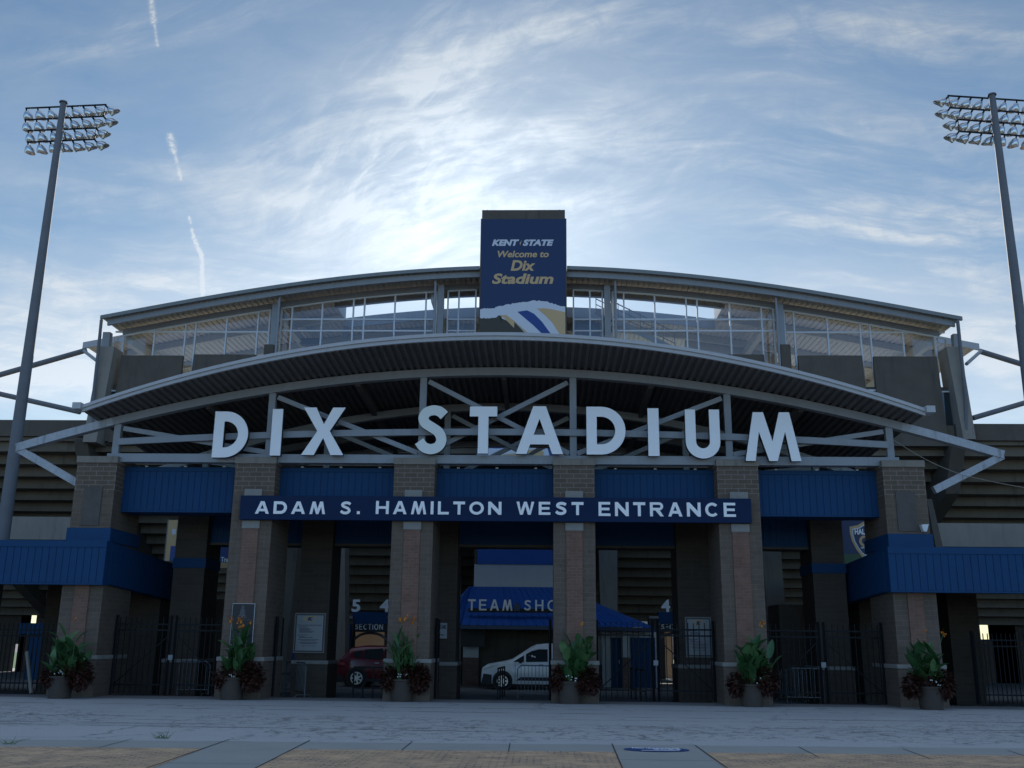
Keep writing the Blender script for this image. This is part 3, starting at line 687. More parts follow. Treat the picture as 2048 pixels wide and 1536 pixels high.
def fill_loops(loops, depth):
    cu = bpy.data.curves.new('glyph', 'CURVE'); cu.dimensions = '2D'; cu.fill_mode = 'BOTH'; cu.extrude = depth / 2
    for lp in loops:
        sp = cu.splines.new('POLY'); sp.points.add(len(lp) - 1); sp.use_cyclic_u = True
        for i, (x, z) in enumerate(lp): sp.points[i].co = (x, z, 0, 1)
    ob = bpy.data.objects.new('glyph', cu); COL.objects.link(ob); bpy.context.view_layer.update()
    ev = ob.evaluated_get(bpy.context.evaluated_depsgraph_get()); me = ev.to_mesh()
    v = [tuple(q.co) for q in me.vertices]; f = [tuple(p.vertices) for p in me.polygons]; mi = [0 if abs(p.normal.z) > .7 else 1 for p in me.polygons]
    ev.to_mesh_clear(); bpy.data.objects.remove(ob); bpy.data.curves.remove(cu)
    return v, f, mi
def solid_letter(loops, x0, z0, y0, y1, name, m, parent):
    v, f, mi = fill_loops(loops, y1 - y0)
    mb = MB(); mb.add([(x0 + a, (y0 + y1) / 2 - c, z0 + b) for a, b, c in v], f)
    mb.mi = mi; return mb.build(name, m, parent)
# name board
nb = thing('entrance_name_board', 'long navy board lettered ADAM S. HAMILTON WEST ENTRANCE across the brick columns', 'sign', (-.22, -.15, 5.21))
MB().box((-7.96, -.20, 5.205), (7.515, -.052, 5.94)).build('board', NAVY, nb, bevel=.01)
for wd, a, b, (t0, t1) in (('ADAM', 511, 651, (1003, 1028)), ('S', 680, 703, (1003, 1029)), ('.', 714, 719, (1023.5, 1028.5)), ('HAMILTON', 752, 1003, (1003, 1029)), ('WEST', 1033, 1167, (1004, 1030)), ('ENTRANCE', 1197, 1471, (1005, 1033))):
    pgword(wd, a, b, t0, t1, -.2, depth=.03, gap=.32, stroke=1.0 if wd == '.' else .205).build('full_stop' if wd == '.' else 'word', WHITE, nb)

ls = thing('stadium_letter_sign', 'large white block letters DIX STADIUM standing along the arched steel truss', 'sign', (0, -.25, 7.1))
RET = mat('dark letter return', (.02, .022, .026), .5)
for ch, a, b, t0, t1 in (('D', 427, 496, 823, 915), ('I', 542.5, 563.5, 818, 911), ('X', 605, 689, 815, 910), ('S', 833, 894, 810, 909), ('T', 939, 994, 813, 907), ('A', 1032, 1126, 812.5, 908), ('D', 1173, 1251, 813.5, 909), ('I', 1296, 1318, 816.5, 912), ('U', 1371, 1440, 819, 917), ('M', 1489, 1600, 824.5, 922)):
    Yl = -.22; mx = (a + b) / 2; x0, x1 = P(a, (t0 + t1) / 2, Yl).x, P(b, (t0 + t1) / 2, Yl).x; z0, z1 = P(mx, t1, Yl).z, P(mx, t0, Yl).z
    o = solid_letter(glyph(ch, x1 - x0, z1 - z0, .315), x0, z0, Yl, Yl + .18, 'letter', [CREAMW if ch == 'S' else WHITE, RET], ls)
    if ch == 'S': o['label'] = 'slightly yellowed letter S'

# ================================================================== SIDE WINGS (low blue canopies)
def wing(s, lab):
    xe = -11.86 if s < 0 else 11.40
    W_ = thing('entrance_wing', lab, 'canopy', (xe, -.3, 0), 'low blue canopies flanking the entrance')
    xo = s * 46; ze0, ze1 = 3.26, 4.42
    a, b = (xo, xe) if s < 0 else (xe, xo)
    ribbed(a, b, -.34, .0, ze0, ze1 + .1, BLUE, 'fascia', W_, pitch=.215, lip=.2)
    # return face running back under the gateway, falling gently
    mb = MB(); n = 40; L = 8.6; fall = -.045
    xr = xe + (.02 if s < 0 else -.02)
    def zz(y, z): return z + fall * (y + .3) + (.098 if z > 4 else 0)
    y0, y1 = .002, L
    xi, xo2 = (xe - .30, xe) if s < 0 else (xe, xe + .30)
    mb.hexa([(xi, y0, zz(y0, ze0)), (xo2, y0, zz(y0, ze0)), (xo2, y1, zz(y1, ze0)), (xi, y1, zz(y1, ze0)), (xi, y0, zz(y0, ze1)), (xo2, y0, zz(y0, ze1)), (xo2, y1, zz(y1, ze1)), (xi, y1, zz(y1, ze1))])
    for i in range(n):
        a0, a1 = y0 + (y1 - y0) * i / n + .012, y0 + (y1 - y0) * (i + 1) / n - .012
        xa, xb = (xe + .0005, xe + .016) if s < 0 else (xe - .016, xe - .0005)
        mb.hexa([(xa, a0, zz(a0, ze0 + .02)), (xb, a0, zz(a0, ze0 + .02)), (xb, a1, zz(a1, ze0 + .02)), (xa, a1, zz(a1, ze0 + .02)), (xa, a0, zz(a0, ze1 - .12)), (xb, a0, zz(a0, ze1 - .12)), (xb, a1, zz(a1, ze1 - .12)), (xa, a1, zz(a1, ze1 - .12))])
    mb.build('return_fascia', BLUE, W_)
    xc = GX[0] if s < 0 else GX[5]
    MB().box((xc - .66, -.10, ze1 + .102), (xc + .70 if s < 0 else xc + .66, 2.15, 4.93)).build('collar', BLUE, W_)
    # flat roof and soffit
    q = sorted((xo, xe - s * .0))
    qi = (xo, xe - .301) if s < 0 else (xe + .301, xo)
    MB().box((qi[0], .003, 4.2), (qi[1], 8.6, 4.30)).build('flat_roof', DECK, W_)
    xr2 = RX[0] if s < 0 else RX[5]
    MB().box((xr2 - .56, 3.36, 4.0), (xr2 + .56, 4.95, 4.32)).build('rear_collar', BLUE, W_)
    # piers and dark rear wall under the wing
    for (x0, x1, y0, y1) in ((12.1, 13.3, 5.0, 6.6), (14.9, 15.9, 4.5, 8.0), (17.6, 18.8, .4, 2.4), (9.7, 10.9, 6.4, 8.2)):
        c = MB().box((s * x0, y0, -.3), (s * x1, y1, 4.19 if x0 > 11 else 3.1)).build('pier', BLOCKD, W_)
    return W_
WL = wing(-1, 'low blue metal canopy on brick piers left of the entrance arch')
WR = wing(1, 'low blue metal canopy on brick piers right of the entrance arch')

# ================================================================== GRANDSTAND
gs = thing('grandstand', 'concrete grandstand behind the entrance, stepped underside on leaning piers', 'grandstand', (0, 13, 0))
# stepped underside
st = MB(); z = 10.25; y = 13.3; prof = [(13.0, 11.12), (13.0, 10.25), (13.3, 10.25)]
for i in range(17):
    prof.append((y + .02, z)); z2 = z - .43; prof.append((y + .02, z2)); y += .86; prof.append((y, z2)); z = z2
yend, zend = y, z
prof += [(yend, zend + .5), (13.9, 11.12)]
n = len(prof); x0, x1 = -75, 75
st.add([(x0, a, b) for a, b in prof] + [(x1, a, b) for a, b in prof], [(i, i + 1, n + i + 1, n + i) for i in range(n - 1)] + [(n - 1, 0, n, 2 * n - 1)])
st.build('seating_slab', CONCS, gs)
for a, b in ((-75, -19.2), (19.3, 75)): MB().box((a, 12.8, 10.42), (b, 12.99, 11.16)).build('top_parapet', CONC, gs)
# rakers
for x in (-41.5, -34, -26.6, -19.2, -11.7, -4.2, 3.8, 11.6, 19.2, 34.2, 41.6):
    MB().prism([(0, 0)], 0, 1) if 0 else None
    m = MB(); pr = [(12.4, 10.2), (13.0, 10.4), (yend, zend + .2), (yend, zend - .7), (15.5, 7.4), (13.6, 8.2)]
    nn = len(pr); m.add([(x - .3, a, b) for a, b in pr] + [(x + .3, a, b) for a, b in pr], [tuple(range(nn))[::-1], tuple(range(nn, 2 * nn))] + [(i, (i + 1) % nn, nn + (i + 1) % nn, nn + i) for i in range(nn)])
    m.build('raker_beam', CONC, gs)
def pier(top, bot, Y, Y2, m=CONCL):     # leaning pier from photo points: (px left, px right, py) at head and foot
    t0, t1, ty = top; b0, b1, by = bot
    A0, A1, B0, B1 = P(b0, by, Y), P(b1, by, Y), P(t0, ty, Y), P(t1, ty, Y)
    d = Vector((0, Y2 - Y, 0))
    MB().hexa([A0, A1, A1 + d, A0 + d, B0, B1, B1 + d, B0 + d]).build('leaning_pier', m, gs)
pier((566, 606, 1000), (548, 566, 1375), 10, 10.9)
pier((1513, 1554, 1000), (1551, 1583, 1378), 10, 10.9)
pier((1194, 1234, 1000), (1206, 1236, 1378), 17, 18)
pier((676, 690, 1000), (668, 690, 1378), 14, 15)
pier((908, 922, 1000), (912, 922, 1378), 17, 18)
# lower concrete beam under the stepped soffit left and right
for s in (-1, 1):
    a = P(20, 1033, 11.4).z; b = P(75, 1079, 11.4).z
    x0 = -70 if s < 0 else P(1866, 1060, 11.4).x; x1 = P(142, 1056, 11.4).x if s < 0 else 70
    MB().box((x0, 11.4, b), (x1, 12.4, a)).build('spandrel_beam', CONCL, gs)
pp = [P(1854, 998, 11.2), P(1864, 998, 11.2), P(1872, 1095, 11.2), P(1886, 1095, 11.2)]
MB().hexa([(pp[2].x, 11.2, pp[2].z), (pp[3].x, 11.2, pp[3].z), (pp[3].x, 12, pp[2].z), (pp[2].x, 12, pp[2].z), (pp[0].x, 11.2, pp[0].z), (pp[1].x, 11.2, pp[0].z), (pp[1].x, 12, pp[0].z), (pp[0].x, 12, pp[0].z)]).build('leaning_pier', CONC, gs)
# rear concourse wall with openings to the field
wl = MB(); YW = 27.5; ops = []
for (a, b, t0, t1) in ((36, 66, 1227, 1247), (24, 50, 1288, 1372), (290, 316, 1226, 1250), (708, 768, 1262, 1372), (1265, 1322, 1234, 1262), (1330, 1362, 1262, 1372), (1705, 1745, 1225, 1372), (1955, 2034, 1236, 1281), (1985, 2010, 1282, 1340)):
    ops.append((P(a, 1290, YW).x, P(b, 1290, YW).x, P(a, t1, YW).z if t1 < 1300 else -.3, P(a, t0, YW).z))
ops.sort(); xc = -75; ztop = zend + .05
for (a, b, q0, q1) in ops:
    wl.box((xc, YW, -.3), (a, YW + .35, ztop))
    if q1 < ztop - .01: wl.box((a, YW, q1), (b, YW + .35, ztop))
    if q0 > -.2: wl.box((a, YW, -.3), (b, YW + .35, q0))
    xc = b
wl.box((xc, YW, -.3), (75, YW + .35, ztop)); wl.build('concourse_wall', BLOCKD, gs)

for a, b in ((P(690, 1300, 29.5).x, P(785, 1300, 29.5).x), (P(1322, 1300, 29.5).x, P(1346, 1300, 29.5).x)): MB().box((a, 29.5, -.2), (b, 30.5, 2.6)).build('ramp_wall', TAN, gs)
# far stand across the field
fs2 = MB(); fs2.add([(-60, 112, 0), (60, 112, 0), (60, 112, 1.5), (-60, 112, 1.5), (60, 128, 9), (-60, 128, 9), (60, 128, 0), (-60, 128, 0)], [(0, 1, 2, 3), (3, 2, 4, 5), (5, 4, 6, 7), (0, 3, 5, 7), (1, 6, 4, 2)])
tag(fs2.build('far_stand', CONCL), 'low pale stand across the field, glimpsed through the openings', 'grandstand')

# ================================================================== PRESS BOX
pb = thing('press_box', 'long glazed press box with arched metal roof above the grandstand', 'building', (0, 13, 10))
_pp = np.array([(-18.98, 15.98), (-10.95, 17.42), (-1.64, 18.34), (2.35, 18.41), (11.88, 17.49), (19.92, 15.95)]); _pu = _pp[:, 0] - .42
_pc = np.linalg.lstsq(np.stack([np.ones(6), _pu ** 2, _pu ** 4], 1), _pp[:, 1], rcond=None)[0]
def parc(x): u = x - .42; return float(_pc[0] + _pc[1] * u * u + _pc[2] * u ** 4)
YT, YS = 12.3, 15.7           # banner box front, lower shaft front
TX0, TX1 = P(958.5, 600, YT).x, P(1133.5, 600, YT).x
GZ = 13.9
FASCD = mat('weathered eave metal', (.20, .215, .21), .6, var=.15, stain=.3)
def arc_bar(xa, xb, y0, y1, za, zb, m, name, parent, n=24):
    q = MB()
    for i in range(n):
        a, b = xa + (xb - xa) * i / n, xa + (xb - xa) * (i + 1) / n
        q.hexa([(a, y0, parc(a) + za), (b, y0, parc(b) + za), (b, y1, parc(b) + za), (a, y1, parc(a) + za), (a, y0, parc(a) + zb), (b, y0, parc(b) + zb), (b, y1, parc(b) + zb), (a, y1, parc(a) + zb)])
    return q.build(name, m, parent)
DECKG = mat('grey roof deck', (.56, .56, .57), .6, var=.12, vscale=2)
zdeck = lambda x: parc(x) - .145
SKX0, SKX1, SKY0, SKY1 = -8.9, 10.0, 15.4, 18.1
pieces = [(-18.9, TX0 - .02, 12.56, SKY0), (TX1 + .02, 19.85, 12.56, SKY0), (-21.0, SKX0, SKY0, SKY1), (SKX1, 21.8, SKY0, SKY1), (-21.0, 21.8, SKY1, 27.5)]
for (a, b, y0, y1) in pieces:
    deck(zdeck, a, b, lambda x, y0=y0: y0, lambda x, y1=y1: y1, 0, .26, .05, .06).build('roof_deck', DECKL if y0 < 13 else DECKG, pb)
sk = MB()
for x in (SKX0, SKX1):
    s = 1 if x < 0 else -1
    sk.hexa([(x - .02, SKY0, zdeck(x) - .02), (x + .02, SKY0, zdeck(x) - .02), (x + .02, SKY1, zdeck(x) - .02), (x - .02, SKY1, zdeck(x) - .02), (x - .02 , SKY0, zdeck(x) + .9), (x + .02, SKY0, zdeck(x) + .9), (x + .02, SKY1, zdeck(x) + .9), (x - .02, SKY1, zdeck(x) + .9)])
sk.build('skylight_curb', WALLW, pb)
arc_bar(SKX0, SKX1, SKY1 - .06, SKY1 + .06, -.55, -.02, STEEL, 'roof_edge_beam', pb)
arc_bar(SKX0, TX0 - .02, SKY0 - .06, SKY0 + .06, -.40, -.0, STEEL, 'roof_edge_beam', pb, 12); arc_bar(TX1 + .02, SKX1, SKY0 - .06, SKY0 + .06, -.40, -.0, STEEL, 'roof_edge_beam', pb, 12)
for (a, b) in ((-19.0, TX0 - .02), (TX1 + .02, 19.95)):
    arc_bar(a, b, 12.42, 12.555, -.15, .02, FASCD, 'eave_fascia', pb)
    arc_bar(a + .25 if a < -10 else a, b if a < -10 else b - .25, 12.66, 12.80, -.42, -.155, STEEL, 'eave_beam', pb)
    arc_bar(a + .5 if a < -10 else a, b if a < -10 else b - .5, GZ - .06, GZ + .10, -.56, -.30, STEEL, 'head_beam', pb)
for yk in (16.9 if 0 else 20.5, 23.5, 26.5):
    arc_bar(-20.5, 21.3, yk - .1, yk + .1, -.48, -.15, WALLW, 'purlin', pb)
for (a, b) in ((-20.5, SKX0 - .1), (SKX1 + .1, 21.3)): arc_bar(a, b, 17.0, 17.2, -.48, -.15, WALLW, 'purlin', pb, 12)
for xb in (-18.3, -11.2, -3.9, 4.6, 12.0, 19.1):
    q = MB()
    q.hexa([(xb - .14, 14.1, parc(xb) - 1.0), (xb + .14, 14.1, parc(xb) - 1.0), (xb + .14, 27, parc(xb) - .95), (xb - .14, 27, parc(xb) - .95), (xb - .14, 14.1, parc(xb) - .58), (xb + .14, 14.1, parc(xb) - .58), (xb + .14, 27, parc(xb) - .58), (xb - .14, 27, parc(xb) - .58)])
    q.build('roof_beam', WALLW, pb)
# glazing
bays = [([233, 252, 313, 374, 394, 455, 517, 540], [664]), ([563, 584, 644, 706, 728, 789, 851, 872], [639, 662]), ([895, 917, 951], [639, 662]), ([1147, 1180, 1205], [639, 662]), ([1226, 1248, 1310, 1373, 1395, 1460, 1523, 1547], [639, 662]), ([1568, 1587, 1653, 1718, 1738, 1802, 1865, 1888], [665])]
ZB = 12.6
for ml, trs in bays:
    xs_ = [P(px, 640, GZ).x for px in ml]; zt = lambda x: parc(x) - .58
    gl = MB(); k = 10
    for i in range(k):
        a, b = xs_[0] + (xs_[-1] - xs_[0]) * i / k, xs_[0] + (xs_[-1] - xs_[0]) * (i + 1) / k
        gl.add([(a, GZ, ZB), (b, GZ, ZB), (b, GZ, zt(b)), (a, GZ, zt(a))], [(0, 1, 2, 3)])
    go = gl.build('glazing', PANE, pb)
    mu = MB()
    for x in xs_: mu.box((x - .035, GZ - .06, ZB), (x + .035, GZ + .05, zt(x)))
    for t in trs:
        z_ = P((ml[0] + ml[-1]) / 2, t, GZ).z
        for a, b in zip(xs_[:-1], xs_[1:]): mu.box((a + .036, GZ - .045, z_ - .035), (b - .036, GZ + .04, z_ + .035))
    for i in range(len(xs_) - 1):
        a, b = xs_[i] + .036, xs_[i + 1] - .036
        mu.hexa([(a, GZ - .05, zt(a) - .06), (b, GZ - .05, zt(b) - .06), (b, GZ + .04, zt(b) - .06), (a, GZ + .04, zt(a) - .06), (a, GZ - .05, zt(a) + .01), (b, GZ - .05, zt(b) + .01), (b, GZ + .04, zt(b) + .01), (a, GZ + .04, zt(a) + .01)])
    mu.build('mullions', ALU, go)
# steel posts in front of the glazing and downpipes
for px, wd in ((551, .30), (881, .28), (1215, .28), (1560, .30), (219, .34), (1908, .34)):
    x = P(px, 640, 13.5).x; MB().box((x - wd / 2, 13.35, 13.0), (x + wd / 2, 13.65, parc(x) - .47)).build('steel_post', STEEL, pb)
for px in (870, 1231, 559, 1552):
    x = P(px, 600, 12.9).x; MB().tube([(x, 12.9, 13.0), (x, 12.9, parc(x) - .3)], .055).build('downpipe', STEEL, pb)
for s, (a, b) in ((-1, ((203, 640), (186, 800))), (1, ((1915, 640), (1932, 800)))):
    MB().tube([P(*a, 12.5), P(*b, 12.3), P(b[0], 860, 12.3)], .075).build('downpipe', POLE, pb)
# concrete body, raised panels, end pillars
cb = MB()
WX0, WX1 = P(205, 740, 13.1).x, P(1898, 740, 13.1).x
cb.box((WX0, 13.15, 10.1), (TX0 - .05, 13.6, 12.9)); cb.box((TX1 + .05, 13.15, 10.1), (WX1, 13.6, 12.9))
cb.box((WX0, 13.61, 10.1), (TX0 - .05, 27, 10.4)); cb.box((TX1 + .05, 13.61, 10.1), (WX1, 27, 10.4)); cb.build('concrete_body', CONC, pb)
for a, b in ((WX0, TX0 - .05), (TX1 + .05, WX1)): MB().box((a, 13.62, 10.401), (b, 27.2, 10.44)).build('bounce_floor', mat('pale bounce floor', (.68, .64, .58), .8), pb)  # pale finish on the unseen floor, added to bounce light up to the deck
for (a, b, t) in ((243, 366, 711), (388, 511, 709), (590, 700, 712), (720, 840, 712), (1260, 1380, 712), (1400, 1528, 709), (1596, 1724, 711), (1747, 1873, 713)):
    xa, xb = P(a, t, 13).x, P(b, t, 13).x; zt_ = P((a + b) / 2, t, 13).z
    MB().hexa([(xa - .06, 12.75, 10.15), (xb + .06, 12.75, 10.15), (xb + .06, 13.14, 10.15), (xa - .06, 13.14, 10.15), (xa, 12.98, zt_), (xb, 12.98, zt_), (xb, 13.14, zt_), (xa, 13.14, zt_)]).build('concrete_panel', CONC, pb)
for (t0, t1, b0, b1, ty, by) in ((201, 229, 165, 192, 693, 884), (1893, 1921, 1927, 1952, 693, 878)):
    A0, A1, B0, B1 = P(b0, by, 12.2), P(b1, by, 12.2), P(t0, ty, 12.7), P(t1, ty, 12.7)
    MB().hexa([A0, A1, (A1.x, 13.5, A1.z), (A0.x, 13.5, A0.z), B0, B1, (B1.x, 13.7, B1.z), (B0.x, 13.7, B0.z)]).build('concrete_pillar', CONCL, pb)
for px in (539, 1570):
    x = P(px, 695, 13.0).x; MB().box((x - .22, 12.9, 12.0), (x + .22, 13.34, P(px, 690, 13).z)).build('concrete_stub', CONC, pb)
for (a, b, t0, t1) in ((1885, 1908, 785, 850), (1727, 1752, 782, 800), (217, 232, 783, 800)):
    wn_ = pbox(a, b, t0, t1, 13.05, 13.149).build('window', CGLASS, pb)
    x0, x1 = P(a, (t0 + t1) / 2, 13.05).x, P(b, (t0 + t1) / 2, 13.05).x; z0, z1 = P((a + b) / 2, t1, 13.05).z, P((a + b) / 2, t0, 13.05).z
    fr = MB(); fr.box((x0 - .06, 13.0, z0), (x0 - .001, 13.14, z1)); fr.box((x1 + .001, 13.0, z0), (x1 + .06, 13.14, z1)); fr.box((x0 - .06, 13.0, z1 + .001), (x1 + .06, 13.14, z1 + .06)); fr.build('window_frame', ALU, wn_)
# side struts meeting in a point beyond the picture
for s, a, b, tip in ((-1, (174, 700), (160, 824), (-75, 771)), (1, (1958, 702), (1946, 836), (2175, 769))):
    MB().tube([P(*a, 15.4), P(*tip, 14)], .13, 10).build('side_strut', POLE, pb); MB().tube([P(*b, 13.0), P(*tip, 14)], .12, 10).build('side_strut', POLE, pb)
    c = (168, 690) if s < 0 else (1962, 690); d = (194, 722) if s < 0 else (1933, 728)
    MB().tube([P(c[0], c[1] + 12, 15.2), P(*d, 13.4)], .08, 8).build('wing_brace', STEEL, pb)
# wing eaves
for (a, b) in ((-21.05, -18.95), (19.95, 21.85)): arc_bar(a, b, 15.28, 15.39, -.3, .02, FASC, 'eave_fascia', pb, 4)
# interior: rear wall panels, stair, equipment
iw = MB(); iw.box((P(570, 690, 21).x, 21, 10.4), (P(705, 690, 21).x, 21.2, P(640, 676, 21).z)); iw.box((P(1370, 690, 21).x, 21, 10.4), (P(1550, 690, 21).x, 21.2, P(1460, 681, 21).z)); iw.build('rear_wall', WALLW, pb)
iw2 = MB(); iw2.box((P(720, 680, 23).x, 23, 10.4), (P(1215, 680, 23).x, 23.2, P(900, 668, 23).z)); iw2.build('rear_wall', mat('grey cladding', (.3, .31, .32), .7), pb)
sr = MB()
for dy_ in (0, 1.1):
    a, b = P(1192, 622, 17 + dy_), P(1350, 700, 17 + dy_); sr.bar(a, b, .06, .28)
    for k in range(3): sr.tube([a + Vector((0, 0, .35 + .3 * k)), b + Vector((0, 0, .35 + .3 * k))], .022, 6)
    for k in range(8): q = a.lerp(b, k / 7); sr.tube([q, q + Vector((0, 0, 1.0))], .022, 6)
sr.build('staircase', GALV, pb)
pbox(1152, 1200, 646, 690, 19, 21).build('cabin', mat('blue grey panel', (.14, .2, .3), .6), pb)
eq = MB()
pbox(686, 695, 652, 690, 16, 16.2, eq); pbox(916, 930, 651, 672, 16, 16.3, eq); pbox(600, 640, 676, 688, 18, 18.4, eq); pbox(770, 800, 672, 684, 18, 18.4, eq); eq.build('equipment', POLE, pb)

# ================================================================== BANNER TOWER
tw = thing('banner_tower', 'tall square tower with navy welcome banner rising above the stadium roof', 'tower', ((TX0 + TX1) / 2, YT, 0))
zc0, zc1 = P(1046, 437, YT).z, P(1046, 419, YT).z
MB().box((TX0, YT, P(1040, 925, YT).z), (TX1, 18.3, zc0)).build('shaft', CONC, tw)
MB().box((P(948, 1150, YS).x, YS, -.3), (P(1152, 1150, YS).x, 19.5, 9.6)).build('lower_shaft', CONC, tw)
MB().box((P(964, 428, YT).x, YT + .05, zc0 + .003), (P(1130, 428, YT).x, 18.25, zc1)).build('cap', CONC, tw)
for px in (975, 1119): an = MB(); q = P(px, 418, YT + .5); an.tube([(q.x, YT + .5, zc1), (q.x, YT + .5, zc1 + .22)], .012, 5); an.build('lightning_rod', BLACK, tw)
YB = YT - .03
def bz(X, Yy): return P(900 + X / 5.12, 400 + Yy / 5.12, YB)
def poly(pts_, lay, m, parent, name, thick=.006):
    y1 = YB - .004 * lay; mb = MB()
    loops = [[(bz(*p).x, bz(*p).z) for p in pts_]]
    cu = bpy.data.curves.new('p', 'CURVE'); cu.dimensions = '2D'; cu.fill_mode = 'BOTH'; cu.extrude = .0018
    for lp in loops:
        sp = cu.splines.new('POLY'); sp.points.add(len(lp) - 1); sp.use_cyclic_u = True
        for i, (x, z) in enumerate(lp): sp.points[i].co = (x, z, 0, 1)
    ob = bpy.data.objects.new('p', cu); COL.objects.link(ob); bpy.context.view_layer.update()
    ev = ob.evaluated_get(bpy.context.evaluated_depsgraph_get()); me = ev.to_mesh()
    mb.add([(v.co.x, y1 - v.co.z, v.co.y) for v in me.vertices], [tuple(p.vertices) for p in me.polygons]); ev.to_mesh_clear()
    bpy.data.objects.remove(ob); bpy.data.curves.remove(cu)
    return mb.build(name, m, parent)
zlow = P(1040, 712, YB).z
bn = MB().box((TX0 + .06, YB, zlow - 1.2), (TX1 - .06, YT - .001, zc0 - .04)).build('banner', PRINTN, tw)
r3 = random.Random(8)
def torn(pts_, amp, n):
    out = []
    for (x0, y0), (x1, y1) in zip(pts_[:-1], pts_[1:]):
        for i in range(n): t = i / n; out.append((x0 + (x1 - x0) * t, y0 + (y1 - y0) * t + r3.uniform(-amp, amp)))
    return out + [pts_[-1]]
topc = [(308, 1118), (370, 1110), (440, 1112), (520, 1085), (640, 1062), (740, 1045), (890, 1030), (970, 1035), (1080, 1070), (1180, 1092)]
poly(torn(topc, 7, 6) + [(1182, 1560), (300, 1560)], 1, PRINTW, bn, 'torn_band')
botl = torn([(303, 1215), (360, 1210), (470, 1212), (500, 1180)], 8, 5)
poly([(298, 1560)] + botl + [(528, 1190), (530, 1240), (505, 1200), (600, 1245), (655, 1310), (650, 1238), (700, 1290), (960, 1560)], 2, BROWNP, bn, 'brown_field')
poly([(515, 1180), (575, 1178), (650, 1232), (830, 1390), (905, 1470), (990, 1560), (900, 1560), (810, 1395), (660, 1245), (655, 1310), (560, 1215)], 3, GOLD, bn, 'gold_shard')
poly([(690, 1145), (790, 1130), (860, 1165), (940, 1245), (1050, 1395), (1150, 1560), (1075, 1560), (965, 1392), (850, 1280)], 2, PRINTB, bn, 'blue_stripe')
poly([(888, 1112), (960, 1108), (1040, 1118), (1178, 1148), (1180, 1560), (1205, 1560), (1180, 1560), (1135, 1395), (1050, 1260), (960, 1170)], 2, GOLD, bn, 'gold_field')
def btext(txt, X0, X1, Y0, Y1, m, bold, shear=.0, lay=1, **kw):
    a, b = bz(X0, (Y0 + Y1) / 2), bz(X1, (Y0 + Y1) / 2); t = bz((X0 + X1) / 2, Y0); d = bz((X0 + X1) / 2, Y1)
    text_mb(txt, a.x, b.x, d.z, t.z, YB - .001, depth=.006, bold=bold, shear=shear, **kw).build('lettering', m, bn)
btext('KENT', 430, 708, 405, 470, PRINTW, .055, .25); btext('STATE', 745, 1062, 405, 470, PRINTW, .055, .25)
poly([(718, 470), (735, 408), (722, 432), (714, 436)], 1, GOLD, bn, 'bolt')
btext('Welcome to', 487, 1012, 520, 588, GOLD, .028, .2)
btext('Dix', 622, 873, 616, 725, GOLD, .035, .2)
btext('Stadium', 430, 1060, 752, 860, GOLD, .035, .2)
# lower banner seen under the canopy
zl0, zl1 = P(1040, 920, YB).z, P(1040, 886.5, YB).z
lb = MB().box((P(954, 900, YB).x, YB, zl0), (P(1127, 900, YB).x, YT - .001, zl1)).build('lower_banner', PRINTB, tw)
def pp2(pts_): return [((px - 900) * 5.12, (py - 400) * 5.12) for px, py in pts_]
poly(pp2([(955, 897), (975, 896.5), (1000, 897), (1020, 895), (1040, 891), (1065, 888), (1100, 888), (1100, 922), (955, 922)]), 1, PRINTW, lb, 'white_wave')
poly(pp2([(1005, 909), (1035, 906), (1060, 900), (1078, 896), (1088, 905), (1085, 922), (1000, 922)]), 2, GOLD, lb, 'gold_wave')
poly(pp2([(1052, 910), (1085, 889), (1094, 889), (1098, 893), (1066, 910)]), 3, BROWNP, lb, 'dark_stripe')
poly(pp2([(1094, 889), (1100, 895), (1108, 912), (1102, 920), (1096, 900)]), 3, PRINTB, lb, 'blue_stripe')
poly(pp2([(1118, 888), (1127, 888), (1127, 922), (1118, 922)]), 1, GOLD, lb, 'gold_edge')
# tower foot: blue band and pale wall
bnd = MB(); zb0, zb1 = P(1030, 1129, YS).z, P(1030, 1090, YS).z
bx0 = P(950, 1110, YS).x
MB().box((bx0 + .12, YS - .10, zb0), (P(1150, 1110, YS).x, YS - .001, zb1)).build('blue_band', ROOFBLUE, tw)
MB().box((bx0 - .02, YS - .06, P(1030, 1176, YS).z), (P(1150, 1110, YS).x, YS - .002, zb0 - .004)).build('pale_wall', WALLW, tw)

# ================================================================== TEAM SHOP
sh = thing('team_shop', 'low shop with blue hipped metal roof lettered TEAM SHOP', 'shop', (1.5, 14.2, -.17))
EY = 13.0; TY = 15.55
e0 = P(921, 1250, EY); e1 = P(1196, 1251, EY); e1.x = P(1192, 1250, EY).x
t0 = P(941, 1173, TY); t1 = P(1113, 1173, TY)
zE = e0.z; zT = t0.z
e2 = P(1306, 1258, 14.6); e2.z = P(1306, 1258, 14.6).z
rf = MB()
rf.add([(e0.x, EY, zE), (e1.x, EY, zE), (t1.x, TY, zT), (t0.x, TY, zT)], [(0, 1, 2, 3)])
rf.add([(e1.x, EY, zE), (e2.x, 14.6, zE), (e2.x, 18, zE), (t1.x, TY, zT)], [(0, 1, 3), (1, 2, 3)])
rf.add([(e0.x, EY, zE), (t0.x, TY, zT), (e0.x - 1.6, 17, zE)], [(0, 1, 2)])
